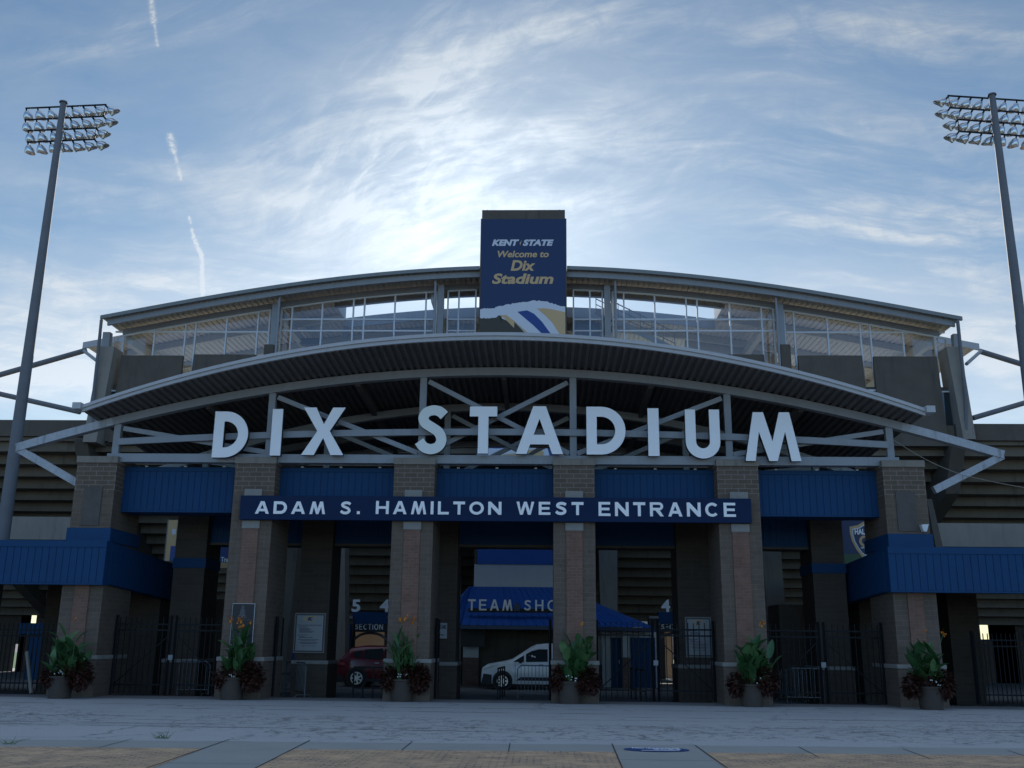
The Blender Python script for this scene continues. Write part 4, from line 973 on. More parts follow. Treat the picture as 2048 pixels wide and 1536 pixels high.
for (a, b, c, d, n) in (((e0.x, EY, zE), (e1.x, EY, zE), (t0.x, TY, zT), (t1.x, TY, zT), 16), ((e1.x, EY, zE), (e2.x, 14.6, zE), (t1.x, TY, zT), (t1.x, TY, zT), 9), ((e0.x, EY, zE), (e0.x - 1.6, 17, zE), (t0.x, TY, zT), (t0.x, TY, zT), 8)):
    a, b, c, d = map(Vector, (a, b, c, d))
    for i in range(n + 1):
        p, q = a.lerp(b, i / n), c.lerp(d, i / n); q = p.lerp(q, .985); rf.bar(p + Vector((0, 0, .02)), q + Vector((0, 0, .02)), .03, .05)
rf.build('roof', ROOFBLUE, sh)
ev = MB(); ev.box((e0.x - .05, EY - .05, zE - .16), (e1.x, EY + .08, zE - .012)); ev.bar((e1.x, EY + .01, zE - .085), (e2.x + .05, 14.58, zE - .085), .12, .15); ev.build('eave_gutter', mat('dark blue gutter', (.01, .03, .09), .4), sh)
sf = MB(); sf.add([(e0.x, EY + .1, zE - .16), (e1.x, EY + .1, zE - .16), (e2.x, 14.7, zE - .16), (e2.x, 18, zE - .16), (e0.x, 18, zE - .16)], [(0, 1, 2, 3, 4)]); sf.build('soffit', PLAST, sh)
SW = 16.2
MB().box((e0.x + .2, SW, -.2), (e1.x + .6, SW + .3, zE - .17)).build('front_wall', mat('white shop wall', (.75, .74, .72), .8), sh)
wc = MB(); wc.box((e0.x + .2, SW - .03, -.2), (e1.x + .6, SW - .001, P(1000, 1327, SW).z)); wc.build('wainscot', mat('blue grey wainscot', (.05, .08, .12), .7), sh)
def shop_col(a, b, Y):
    x0, x1 = P(a, 1310, Y).x, P(b, 1310, Y).x; zm = P(a, 1315, Y).z
    o = MB().box((x0, Y, zm + .002), (x1, Y + .5, zE - .17)).build('post', WALLW, sh); MB().box((x0 - .02, Y - .02, -.2), (x1 + .02, Y + .52, zm)).build('brick_base', brick('shop brick', (.16, .09, .07), (.13, .075, .06), (.2, .17, .15), .22, .08) if 'shop brick' not in MATS else MATS['shop brick'], o)
shop_col(926, 957, 15.4); shop_col(1246, 1259, 14.9)
tvb = pbox(922, 970, 1255, 1294, 14.6, 14.8).build('roller_screen', PLAST, sh)
MB().box((P(1205, 1300, 15.2).x, 15.6, -.2), (P(1318, 1300, 15.2).x, 15.9, zE - .17)).build('side_wall', WALLW, sh)
for (a, b) in ((1222, 1243), (1262, 1311)):
    d = MB().box((P(a, 1300, 15.4).x, 15.5, -.17), (P(b, 1300, 15.4).x, 15.599, P(a, 1275, 15.4).z)).build('door', BLUE, sh)
    MB().box((P(b - 5, 1320, 15.4).x, 15.44, .85), (P(b - 3.5, 1320, 15.4).x, 15.499, 1.0)).build('handle', ALU, d)
tl = MB(); YL = 13.35
pbox(936, 1105, 1217, 1225, YL + .03, YL + .12, tl); tl.build('letter_rail', PLAST, sh)
pgword('TEAM', 936, 1025, 1199, 1221, YL, depth=.08, gap=.38).build('word', WHITE, sh); pgword('SHOP', 1047.5, 1136, 1200, 1222, YL, depth=.08, gap=.46).build('word', WHITE, sh)
fl = MB(); pbox(1028, 1040, 1207, 1222, YL - .2, YL, fl); fl.build('floodlight', mat('blue lamp housing', (.02, .04, .1), .4), sh)

# ================================================================== SECTION GATES
def section(px0, lab, nums, x5):
    Y = 17.5; o = P(px0 + 35, 1365, Y); S_ = thing('section_gate', lab, 'gateway', (o.x, Y, -.17), 'section gateways under the stand')
    def q(a, b, t0, t1, y0, y1, name, m): return pbox(px0 + a, px0 + b, t0, t1, y0, y1).build(name, m, S_)
    for a, b in ((-17, 0), (72, 88)):
        c = q(a, b, 1237, 1372, Y, Y + .6, 'pilaster', BLOCKD); pbox(px0 + a - 1, px0 + b + 1, 1232, 1237, Y - .05, Y + .65).build('cap', STONE, c)
    q(0.3, 71.7, 1224, 1248, Y + .05, Y + .5, 'blue_box', BLUE); q(0.3, 71.7, 1249, 1264, Y + .12, Y + .4, 'dark_band', PLAST)
    pgword('SECTION', px0 + 6, px0 + 62, 1248, 1259.5, Y + .12, depth=.03, gap=.28, stroke=.16).build('word', WHITE, S_)
    cx = P(px0 + 36, 1290, Y + .3).x; r_ = (P(px0 + 71, 1290, Y + .3).x - P(px0 + 1, 1290, Y + .3).x) / 2; zc = P(px0, 1288, Y + .3).z
    MB().tube([(cx + r_ * math.cos(R(a)), Y + .3, zc + r_ * .62 * math.sin(R(a))) for a in range(20, 161, 10)], .06, 8).build('arch_rib', GALV, S_)
    for ch, a, b in nums: ptext(ch, a, b, 1199, 1224, Y + .1, depth=.06, bold=.03).build('numeral', WHITE, S_)
section(704, 'section gateway marked 5 and 4 behind the maroon car', (('5', 704, 721), ('4', 760, 779)), 704)
section(1316, 'section gateway marked 4 right of the team shop', (('4', 1322, 1340), ('3', 1378, 1396)), 1316)
sp = thing('section_sign', 'small white sign marked 5 on the blue wall by the maroon car', 'sign', P(695, 1287, 17))
pbox(687, 701, 1277, 1298, 17, 17.03).build('plate', BOARDW, sp); ptext('5', 691, 697, 1282, 1290, 16.998, depth=.01, bold=.02).build('numeral', INK, sp); pbox(688, 700, 1292, 1295, 16.99, 16.999).build('small_print', INK, sp)
# blue kiosk boxes near the gateways
for a, b, t, lab in ((668, 697, 1249, 'blue ticket kiosk beside the section gateway marked 5 and 4'), (1290, 1316, 1256, 'blue kiosk between the team shop and the right section gateway'), (575, 600, 1249, 'blue kiosk seen behind the leaning left pier'), (1568, 1612, 1261, 'blue kiosk behind the black car at right')):
    o = P((a + b) / 2, 1368, 16.6); k = thing('kiosk', lab, 'kiosk', (o.x, 16.6, -.17), 'blue kiosks on the concourse')
    x0, x1 = P(a, 1300, 16.6).x, P(b, 1300, 16.6).x; zt_ = P(a, t, 16.6).z
    MB().box((x0 - .05, 16.55, zt_ - .62), (x1 + .05, 17.0, zt_)).build('awning', BLUE, k); MB().box((x0, 16.7, -.2), (x1, 17.45, zt_ - .625)).build('body', WALLW if a > 1500 else BLUE, k)

o = P(56, 1368, 16.0); k = thing('kiosk', 'blue kiosk glimpsed under the left low canopy', 'kiosk', (o.x, 16.0, -.17), 'blue kiosks on the concourse')
MB().box((P(32, 1300, 16).x, 16.0, P(50, 1268, 16).z), (P(80, 1300, 16).x, 16.8, P(50, 1246, 16).z)).build('awning', BLUE, k); MB().box((P(52, 1300, 16).x, 16.1, -.2), (P(80, 1300, 16).x, 16.7, P(50, 1268.5, 16).z)).build('body', BLUE, k)
# ================================================================== SIGNS ON THE COLUMNS
def notice(a, b, t0, t1, Y, lab):
    c = P((a + b) / 2, t1, Y); N_ = thing('notice_board', lab, 'notice board', c, 'stadium policy boards')
    x0, x1 = P(a, (t0 + t1) / 2, Y).x, P(b, (t0 + t1) / 2, Y).x; z0, z1 = P((a + b) / 2, t1, Y).z, P((a + b) / 2, t0, Y).z; w_, h_ = x1 - x0, z1 - z0
    MB().box((x0, Y, z0), (x1, Y + .05, z1)).build('frame', STONE, N_); MB().box((x0 + .04, Y - .012, z0 + .04), (x1 - .04, Y - .001, z1 - .04)).build('rim', INK, N_)
    MB().box((x0 + .075, Y - .02, z0 + .075), (x1 - .075, Y - .013, z1 - .075)).build('sheet', BOARDW, N_)
    k = MB(); u = lambda f_: x0 + f_ * w_; v = lambda f_: z0 + f_ * h_
    text_mb('K', u(.42), u(.60), v(.80), v(.90), Y - .021, depth=.006, bold=.06, shear=.2, mb=k)
    for a_ in range(14):      # gold swoosh round the letter
        pass
    text_mb('DIX STADIUM POLICIES', u(.12), u(.88), v(.68), v(.705), Y - .021, depth=.004, bold=.03, mb=k)
    rr = random.Random(int(a))
    for (fz, l, r__, al) in [(.645, .12, .42, 0), (.61, .17, .48, 0), (.585, .17, .56, 0), (.56, .17, .50, 0), (.535, .17, .64, 0), (.51, .17, .60, 0), (.44, .12, .46, 0), (.40, .17, .36, 0), (.375, .17, .62, 0), (.325, .14, .82, 0), (.295, .25, .72, 0), (.25, .18, .80, 0), (.225, .25, .74, 0)]:
        k.box((u(l), Y - .024, v(fz)), (u(r__), Y - .0205, v(fz + .012)))
    text_mb('ENJOY THE GAME', u(.28), u(.72), v(.165), v(.185), Y - .021, depth=.004, bold=.03, mb=k)
    k.build('print', INK, N_)
    em = MB(); n = 28
    for i in range(n):
        a0, a1 = R(20 + 290 * i / n), R(20 + 290 * (i + 1) / n); cx, cz = u(.51), v(.855); rx_, rz_ = w_ * .24, h_ * .075
        w0, w1 = .55 + .45 * i / n, .55 + .45 * (i + 1) / n
        em.add([(cx + rx_ * math.cos(a0), Y - .0225, cz + rz_ * math.sin(a0)), (cx + rx_ * math.cos(a1), Y - .0225, cz + rz_ * math.sin(a1)), (cx + rx_ * w1 * .9 * math.cos(a1), Y - .0225, cz + rz_ * w1 * .8 * math.sin(a1)), (cx + rx_ * w0 * .9 * math.cos(a0), Y - .0225, cz + rz_ * w0 * .8 * math.sin(a0))], [(3, 2, 1, 0)])
    em.build('emblem', GOLD, N_)
notice(588, 650, 1226, 1306, 3.34, 'white stadium policy board on the rear column by the open gate')
notice(1371, 1424, 1234, 1315, 3.34, 'white stadium policy board behind the closed black gate')
pl = thing('dedication_plaque', 'dark bronze plaque with thin pale frame above the canna planter', 'plaque', P(486, 1285, -.06))
x0, x1, z0, z1 = P(463, 1245, -.05).x, P(508, 1245, -.05).x, P(486, 1290, -.05).z, P(486, 1207, -.05).z
MB().box((x0, -.075, z0), (x1, -.037, z1)).build('frame', ALU, pl); MB().box((x0 + .010, -.082, z0 + .010), (x1 - .010, -.076, z1 - .010)).build('plate', mat('dark bronze', (.028, .026, .026), .6), pl)
k = MB(); u = lambda f_: x0 + f_ * (x1 - x0); v = lambda f_: z0 + f_ * (z1 - z0)
for fz, hw in ((.93, .05), (.905, .07), (.88, .05), (.855, .08), (.83, .1), (.805, .09), (.78, .12), (.755, .11), (.73, .12), (.70, .16), (.66, .2)): k.box((u(.47 - hw), -.086, v(fz)), (u(.47 + hw), -.0825, v(fz + .014)))
k.box((u(.36), -.086, v(.60)), (u(.88), -.0825, v(.606))); k.build('raised_lettering', POLE, pl)
rs = thing('restroom_sign', 'white restrooms arrow sign on the rear column beside the open gate', 'sign', P(884, 1276, 2.9))
x0, x1, z0, z1 = P(857, 1260, 3.33).x, P(894, 1260, 3.33).x, P(880, 1277, 3.33).z, P(880, 1246, 3.33).z
MB().box((x0, 3.31, z0), (x1, 3.35, z1)).build('plate', BOARDW, rs); k = text_mb('RESTROOMS', x0 + .02, x1 - .02, z0 + .30, z0 + .44, 3.309, depth=.006, bold=.03); k.build('lettering', INK, rs); MB().box((x0 + .1, 3.30, z0 + .10), (x1 - .1, 3.309, z0 + .13)).build('arrow_bar', INK, rs)
# banners hanging behind the gateway (left gold one, right hall of fame shield)
lbn = thing('gold_banner', 'tall gold banner on the stand behind the left corner column', 'banner', P(342, 1115, 9.5))
pbox(333, 352, 1040, 1122, 9.5, 9.52).build('cloth', GOLD, lbn); pbox(331, 333, 1038, 1124, 9.49, 9.53).build('edge_rail', POLE, lbn)
k = MB(); pbox(340, 352, 1092, 1122, 9.49, 9.499, k); k.build('navy_patch', PRINTB, lbn)
k = MB(); pbox(344, 352, 1058, 1069, 9.49, 9.499, k); k.build('white_patch', PRINTW, lbn)
b2 = thing('navy_banner', 'small navy and gold banner glimpsed beside the brick column left of the name board', 'banner', P(447, 1125, 9.5))
pbox(440, 456, 1094, 1124, 9.5, 9.52).build('cloth', PRINTB, b2); pbox(440, 456, 1125, 1136, 9.5, 9.52).build('gold_strip', GOLD, b2); ptext('Tra', 442, 456, 1114, 1124, 9.499, depth=.006, bold=.03).build('lettering', WHITE, b2)
hb = thing('hall_of_fame_banner', 'navy hall of fame banner with gold and white shield at right', 'banner', P(1710, 1110, 8.5))
YH = 8.5
hx = lambda X: 1660 + X / 12.8
hy = lambda Yy: 1020 + Yy / 12.8
pbox(1660, 1760, 1036, 1128, YH, YH + .03).build('cloth', PRINTN, hb)
pbox(1676, 1745, 1108, 1128, YH - .005, YH - .001).build('green_field', GREENP, hb)
def hpoly(pts_, lay, m, name):
    mb = MB(); mb.prism([(P(hx(a), hy(b), YH).x, P(hx(a), hy(b), YH).z) for a, b in pts_], YH - .004 * lay - .003, YH - .004 * lay); mb.build(name, m, hb)
sh_o = [(495, 430), (700, 390), (900, 270), (1100, 390), (1305, 430), (1295, 600), (1240, 800), (1120, 1020), (1000, 1180), (900, 1270), (800, 1180), (680, 1020), (560, 800), (505, 600)]
sc_ = lambda k_: [(900 + (a - 900) * k_, 760 + (b - 760) * k_) for a, b in sh_o]
hpoly(sc_(1.0), 2, GOLD, 'shield_rim'); hpoly(sc_(.84), 3, PRINTW, 'shield_line'); hpoly(sc_(.76), 4, PRINTN, 'shield_face')
ptext('HALL OF', hx(630), hx(1180), hy(480), hy(630), YH - .02, depth=.006, bold=.04).build('lettering', WHITE, hb)
k = MB()
for i in range(20):
    a0, a1 = R(60 + 230 * i / 20), R(60 + 230 * (i + 1) / 20); cx, cz = P(hx(890), hy(800), YH).x, P(hx(890), hy(800), YH).z; r0 = .22
    k.add([(cx + r0 * math.cos(a0), YH - .024, cz + r0 * math.sin(a0)), (cx + r0 * math.cos(a1), YH - .024, cz + r0 * math.sin(a1)), (cx + r0 * .55 * math.cos(a1), YH - .024, cz + r0 * .6 * math.sin(a1)), (cx + r0 * .55 * math.cos(a0), YH - .024, cz + r0 * .6 * math.sin(a0))], [(3, 2, 1, 0)])
k.build('gold_crescent', GOLD, hb); ptext('KENT STATE', hx(790), hx(1010), hy(945), hy(985), YH - .02, depth=.006, bold=.03).build('lettering', WHITE, hb)
# small fittings: lamp on the right corner column, cable
wlp = thing('wall_floodlight', 'small white floodlight on the side of the right corner column', 'floodlight', P(1848, 1050, -.1))
c = P(1848, 1050, -.12); k = MB(); k.hexa([(c.x - .05, -.2, c.z - .2), (c.x + .04, -.2, c.z - .2), (c.x + .04, -.02, c.z - .2), (c.x - .05, -.02, c.z - .2), (c.x - .11, -.22, c.z + .0), (c.x + .10, -.22, c.z), (c.x + .10, -.02, c.z), (c.x - .11, -.02, c.z)]); k.build('housing', ALU, wlp)
MB().box((c.x - .02, -.14, c.z + .001), (c.x + .14, -.04, c.z + .02)).build('bracket', ALU, wlp)
cb_ = MB(); a = P(1789, 881, .1); b = P(1925, 950, .1); c = P(2120, 985, .1); ptsl = []
for i in range(20):
    t = i / 19; q = a.lerp(b, t) if t < 1 else b; ptsl.append((q.x, q.y, q.z - .10 * math.sin(math.pi * t)))
for i in range(1, 14): t = i / 13; q = b.lerp(c, t); ptsl.append((q.x, q.y, q.z - .05 * math.sin(math.pi * t)))
cb_.tube(ptsl, .011, 5); cb_.tube([b, b - Vector((0, 0, .16))], .012, 5)
tag(cb_.build('cable', CONCL), 'thin pale cable strung from the truss post to the right', 'cable')

# ================================================================== FENCES AND GATES
def fence_leaf(parent, p0, p1, zb, zt, npk, rails, name='leaf', brace=None, post=.07):
    p0, p1 = Vector((p0[0], p0[1], 0)), Vector((p1[0], p1[1], 0))
    for q in (p0, p1): MB().tube([(q.x, q.y, zb - .02), (q.x, q.y, zt + .06)], post / 1.6, 4).build('gate_post', BLACK, parent)
    rl = MB()
    for z_ in rails: rl.bar((p0.x, p0.y, z_), (p1.x, p1.y, z_), .035, .045)
    if brace:
        for a, b in brace: rl.bar(p0.lerp(p1, a[0]) + Vector((0, .03, a[1])), p0.lerp(p1, b[0]) + Vector((0, .03, b[1])), .03, .03)
    rl.build('rails', BLACK, parent)
    pk = MB()
    for i in range(npk):
        q = p0.lerp(p1, (i + .5) / npk); pk.box((q.x - .012, q.y - .012, zb + .02), (q.x + .012, q.y + .012, zt))
    pk.build('pickets', BLACK, parent)
GG = 'black picket gates of the entrance'
def double_gate(xa, xb, y, lab, mid=None, zt=2.32):
    g_ = thing('picket_gate', lab, 'gate', ((xa + xb) / 2, y, 0), GG); m = mid if mid is not None else (xa + xb) / 2
    for p0, p1, br in (((xa, y), (m - .08, y), [((.05, .35), (.95, 1.75))]), ((m + .08, y), (xb, y), [((.05, 1.75), (.95, .35))])):
        fence_leaf(g_, p0, p1, .04, zt, max(6, int(abs(p1[0] - p0[0]) / .155)), (.32, 1.93, 2.11), brace=br)
    MB().box((m - .07, y - .06, 1.05), (m + .07, y + .06, 1.2)).build('latch', GALV, g_)
    return g_
double_gate(GX[0] + .72, GX[1] - .72, 1.1, 'closed black picket gate between the left corner column and plaque column')
double_gate(GX[3] + .72, GX[4] - .72, 1.3, 'closed black picket gate in front of the team shop doors')
double_gate(GX[4] + .72, GX[5] - .72, 1.1, 'closed black picket gate beside the right corner column')
def open_leaf(p0, p1, lab, n=12):
    g_ = thing('picket_gate', lab, 'gate', (p0[0], p0[1], 0), GG); fence_leaf(g_, p0, p1, .04, 2.32, n, (.32, 1.93, 2.11), brace=[((.05, .35), (.95, 1.75))])
open_leaf((GX[1] + .72, 1.1), (P(561, 1310, 2.9).x, 2.9), 'black picket gate leaf swung open beside the plaque column')
open_leaf((GX[2] - .72, 1.0), (GX[2] - .70, 2.9), 'black picket gate leaf folded back along the third column, car side')
open_leaf((GX[2] + .72, 1.1), (P(876, 1310, 2.8).x, 2.8), 'black picket gate leaf folded back near the restrooms sign')
open_leaf((GX[3] - .72, 1.0), (GX[3] - .70, 2.9), 'black picket gate leaf folded back next to the white van')
def fence(x0, x1, y0, y1, lab, n, zt=2.1):
    g_ = thing('picket_fence', lab, 'fence', (x0, y0, 0), 'black picket fences beyond the corner columns')
    k = 3
    for i in range(k):
        p = Vector((x0, y0, 0)).lerp(Vector((x1, y1, 0)), i / k); q = Vector((x0, y0, 0)).lerp(Vector((x1, y1, 0)), (i + 1) / k); fence_leaf(g_, p, q, .04, zt, n // k, (.3, 1.72, 1.9), post=.1)
fence(-22, GX[0] - .9, 1.6, 1.6, 'black picket fence left of the left corner column', 60)
fence(14.4, 22, 1.6, .4, 'black picket fence right of the right corner column', 60)
lad = thing('leaning_plank', 'long pale board leaning against the left fence', 'board', PZ(63, 1390))
a, b = P(64, 1386, 1.35), P(53, 1307, 1.5); MB().bar((a.x, 1.3, .02), (b.x, 1.5, 1.25), .05, .10).build('plank', CONCL, lad)

# crowd barriers
def crowd_barrier(p0, p1, lab, h=1.08, zg=0.):
    p0, p1 = Vector((*p0, zg)), Vector((*p1, zg)); c = (p0 + p1) / 2
    b_ = thing('crowd_barrier', lab, 'barrier', c, 'grey steel crowd barriers'); d = (p1 - p0).normalized(); n = Vector((-d.y, d.x, 0))
    fr = MB(); z = Vector((0, 0, 1))
    fr.tube([p0 + z * .04, p0 + z * (h - .12), p0 + d * .12 + z * h, p1 - d * .12 + z * h, p1 + z * (h - .12), p1 + z * .04], .021, 8); fr.tube([p0 + z * .2, p1 + z * .2], .017, 6); fr.build('frame', GALV, b_)
    br = MB(); k = int((p1 - p0).length / .115)
    for i in range(1, k): q = p0.lerp(p1, i / k); br.tube([q + z * .2, q + z * (h - .005)], .0085, 5)
    br.build('bars', GALV, b_)
    for q in (p0 + d * .12, p1 - d * .12):
        MB().tube([q - n * .3 + z * .02, q - n * .2 + z * .1, q + n * .2 + z * .1, q + n * .3 + z * .02], .016, 6).build('foot', GALV, b_)
def at(px, py, zg=-.1): return PZ(px, py, zg)
a = at(1037, 1393); crowd_barrier((a.x, 3.6), (a.x + 2.0, 3.1), 'grey crowd barrier in front of the white van', zg=-.12)
crowd_barrier((P(574, 1311, 4.2).x, 4.2), (P(613, 1321, 2.6).x, 2.6), 'grey crowd barrier leaning by the left policy board', zg=-.1)
crowd_barrier((P(358, 1340, 3.0).x, 3.0), (P(420, 1340, 3.0).x, 3.0), 'grey crowd barrier behind the closed left gate', zg=-.1)
crowd_barrier((P(1586, 1340, 4.5).x, 6.4), (P(1624, 1340, 4.5).x, 4.5), 'grey crowd barrier beside the black car', zg=-.17)
crowd_barrier((P(1641, 1340, 3.0).x - 1.1, 3.0), (P(1641, 1340, 3.0).x, 2.8), 'grey crowd barrier behind the closed right gate', zg=-.1)
def lane_rail(p0, p1, n, lab, h=.95, zg=-.1):
    p0, p1 = Vector((*p0, zg)), Vector((*p1, zg)); b_ = thing('lane_rail', lab, 'railing', (p0 + p1) / 2, 'black queue rails inside the entrance'); z = Vector((0, 0, 1))
    for i in range(n): q = p0.lerp(p1, i / (n - 1)); MB().bar(q, q + z * h, .045, .045).build('post', BLACK, b_)
    MB().bar(p0 + z * (h + .02), p1 + z * (h + .02), .05, .05).build('top_rail', BLACK, b_); MB().bar(p0 + z * .33, p1 + z * .33, .035, .035).build('lower_rail', BLACK, b_)
lane_rail((P(707, 1360, 2.6).x, 2.6), (P(766, 1360, 2.4).x, 2.4), 4, 'black queue rail in front of the maroon car')
a = P(998, 1360, 3.8); lane_rail((P(996, 1360, 2.8).x, 2.8), (P(1009, 1360, 5.2).x, 5.2), 4, 'black queue rail in front of the van headlight')
lane_rail((P(1262, 1360, 4.8).x, 4.8), (P(1291, 1360, 2.6).x, 2.6), 4, 'black queue rail behind the gate by the blue doors')
tb = thing('folding_table', 'small dark folding table beside the open gate leaf', 'table', P(570, 1378, 4.6))
x0, x1 = P(555, 1340, 4.6).x, P(577, 1340, 4.6).x; MB().box((x0, 4.5, .55), (x1, 5.3, .60)).build('tabletop', SLATE, tb)
for x in (x0 + .05, x1 - .05):
    for y in (4.55, 5.2): MB().tube([(x, y, -.17), (x, y, .549)], .015, 6).build('leg', GALV, tb)

# ================================================================== VEHICLES
def vehicle(name, lab, cat, loc, rotz, L, Wd, top, belt, z0, paint, wins, wheels, wr, lights, handles, extra):
    V_ = thing(name, lab, cat, loc); V_.rotation_euler = (0, 0, rotz); hw = Wd / 2
    tx = [a for a, _ in top]; tz = [b for _, b in top]
    Z = lambda x: float(np.interp(x, tx, tz))
    bl = lambda x: min(belt(x), Z(x) - .03)
    tap = lambda x: 1 - .10 * max(0, (abs(x - L / 2) / (L / 2)) - .72) / .28
    def yr(x): return hw * tap(x) - (.05 + .26 * max(0, Z(x) - belt(x)))          # half width of the roof
    def side(x, z):
        b = bl(x); w_ = hw * tap(x)
        if z <= b: return w_
        t = min(1, (z - b) / max(.05, Z(x) - .07 - b)); return w_ + (yr(x) - w_) * t
    xs_ = sorted(set([0, .04, .12] + list(np.linspace(.25, L - .25, 34)) + [L - .12, L - .04, L] + tx))
    rings = []
    for x in xs_:
        w_ = hw * tap(x); b = bl(x); zt_ = Z(x); y_ = yr(x)
        e_ = .10 if x in (0, L) else 0
        h = [(w_ - .10 - e_, z0), (w_ - .02 - e_, z0 + .10), (w_ - e_, (z0 + b) / 2), (w_ - .005 - e_, b), (y_ - e_, zt_ - .07), (y_ - .10 - e_, zt_ - .012), (y_ * .5, zt_)]
        rings.append([(x, -q[0], q[1]) for q in h] + [(x, 0, zt_ + .004)] + [(x, q[0], q[1]) for q in h[::-1]])
    m = MB(); k = len(rings[0]); vs = [p for r_ in rings for p in r_]
    fs = [(i * k + j, i * k + j + 1, (i + 1) * k + j + 1, (i + 1) * k + j) for i in range(len(rings) - 1) for j in range(k - 1)]
    fs += [(i * k, (i + 1) * k, (i + 1) * k + k - 1, i * k + k - 1) for i in range(len(rings) - 1)] + [tuple(range(k))[::-1], tuple(range((len(rings) - 1) * k, len(rings) * k))]
    m.add(vs, fs); m.build('body', paint, V_, smooth=True, local=True)
    def panel(poly_, m_, nm, off=.006, sides=(-1, 1), parent=None):
        for s in sides:
            q = MB(); n = len(poly_)
            # fan of small strips so the panel follows the body side
            pts_ = [(x, s * (side(x, z) + off), z) for x, z in poly_]; q.add(pts_, [tuple(range(n)) if s < 0 else tuple(range(n))[::-1]])
            q.build(nm, m_, parent or V_, local=True)
    for wn_ in wins: panel(wn_, CGLASS, 'window')
    for x in wheels:
        for s in (-1, 1):
            arch = MB().lathe([(0.0, 0), (wr * 1.22, 0)], (x, s * (hw + .004), wr * 1.02), 24, axis=(0, s, 0)); arch.build('wheel_arch', PLAST, V_, local=True)
            ty = MB().lathe([(wr * .62, -.20), (wr * .93, -.20), (wr, -.16), (wr, -.03), (wr * .93, .012), (wr * .66, .012), (wr * .62, -.02)], (x, s * (hw + .012), wr), 24, axis=(0, s, 0)).build('wheel', TYRE, V_, smooth=True, local=True)
            rm = MB().lathe([(.0, -.05), (wr * .62, -.05)], (x, s * (hw + .012), wr), 20, axis=(0, s, 0), mi=1)
            for j in range(7):
                a_ = 2 * math.pi * j / 7; d = Vector((math.cos(a_), 0, math.sin(a_))); c = Vector((x, s * (hw + .022), wr)); rm.bar(c + d * .03, c + d * wr * .64, .03, .055, upv=(-d.z, 0, d.x))
            rm.lathe([(wr * .58, 0), (wr * .67, .0)], (x, s * (hw + .028), wr), 24, axis=(0, s, 0)); rm.lathe([(0, .02), (wr * .16, .02), (wr * .16, -.03)], (x, s * (hw + .02), wr), 10, axis=(0, s, 0))
            rm.build('rim', [RIM, PLAST], ty, local=True)
    for poly_, m_, nm in lights: panel(poly_, m_, nm, .010)
    for x, z in handles:
        for s in (-1, 1): MB().box((x - .09, s * (side(x, z) + .005), z - .018), (x + .09, s * (side(x, z) + .04), z + .018)).build('door_handle', ALU if paint is CARR else PLAST, V_, local=True)
    for poly_, m_, nm, off in extra: panel(poly_, m_, nm, off)
    xm = extra_m[name]
    for s in (-1, 1): MB().box((xm, s * (hw + .0), belt(xm) - .02), (xm + .12, s * (hw + .22), belt(xm) + .15)).build('mirror', PLAST, V_, local=True, bevel=.03)
    return V_, side, Z, hw
extra_m = {'cargo_van': 1.55, 'maroon_suv': 1.55, 'black_car': 1.5}
yv = 11.9; xv = P(962, 1340, yv).x
van, vside, vZ, vhw = vehicle('cargo_van', 'white cargo van parked nose left in front of the team shop', 'van', (xv, yv + .9, -.165), 0, 4.42, 1.84,
    [(0, .62), (.05, .86), (.25, .99), (1.05, 1.14), (1.25, 1.20), (2.0, 1.68), (2.25, 1.79), (2.7, 1.84), (4.2, 1.82), (4.36, 1.72), (4.42, 1.5)],
    lambda x: 1.06, .22, CARW,
    [[(1.30, 1.09), (1.75, 1.09), (1.75, 1.36)], [(1.83, 1.09), (2.72, 1.11), (2.72, 1.60), (2.35, 1.60), (2.05, 1.52), (1.83, 1.40)]], (.88, 3.56), .335,
    [([(.06, .80), (.42, .94), (.62, .96), (.40, .84), (.15, .76)], LAMPW, 'headlight'), ([(.50, .93), (.72, .975), (.66, .95)], LAMPO, 'indicator')],
    [(2.45, .98), (3.0, .99)],
    [([(0.0, .20), (.44, .20), (.44, .58), (.10, .62)], PLAST, 'bumper', .008), ([(1.42, .36), (3.05, .36), (3.05, .50), (1.62, .50)], PLAST, 'side_moulding', .008),
     ([(1.385, .3), (1.40, .3), (1.40, 1.06), (1.385, 1.06)], INK, 'door_gap', .007), ([(2.765, .3), (2.78, .3), (2.78, 1.75), (2.765, 1.75)], INK, 'door_gap', .007)])
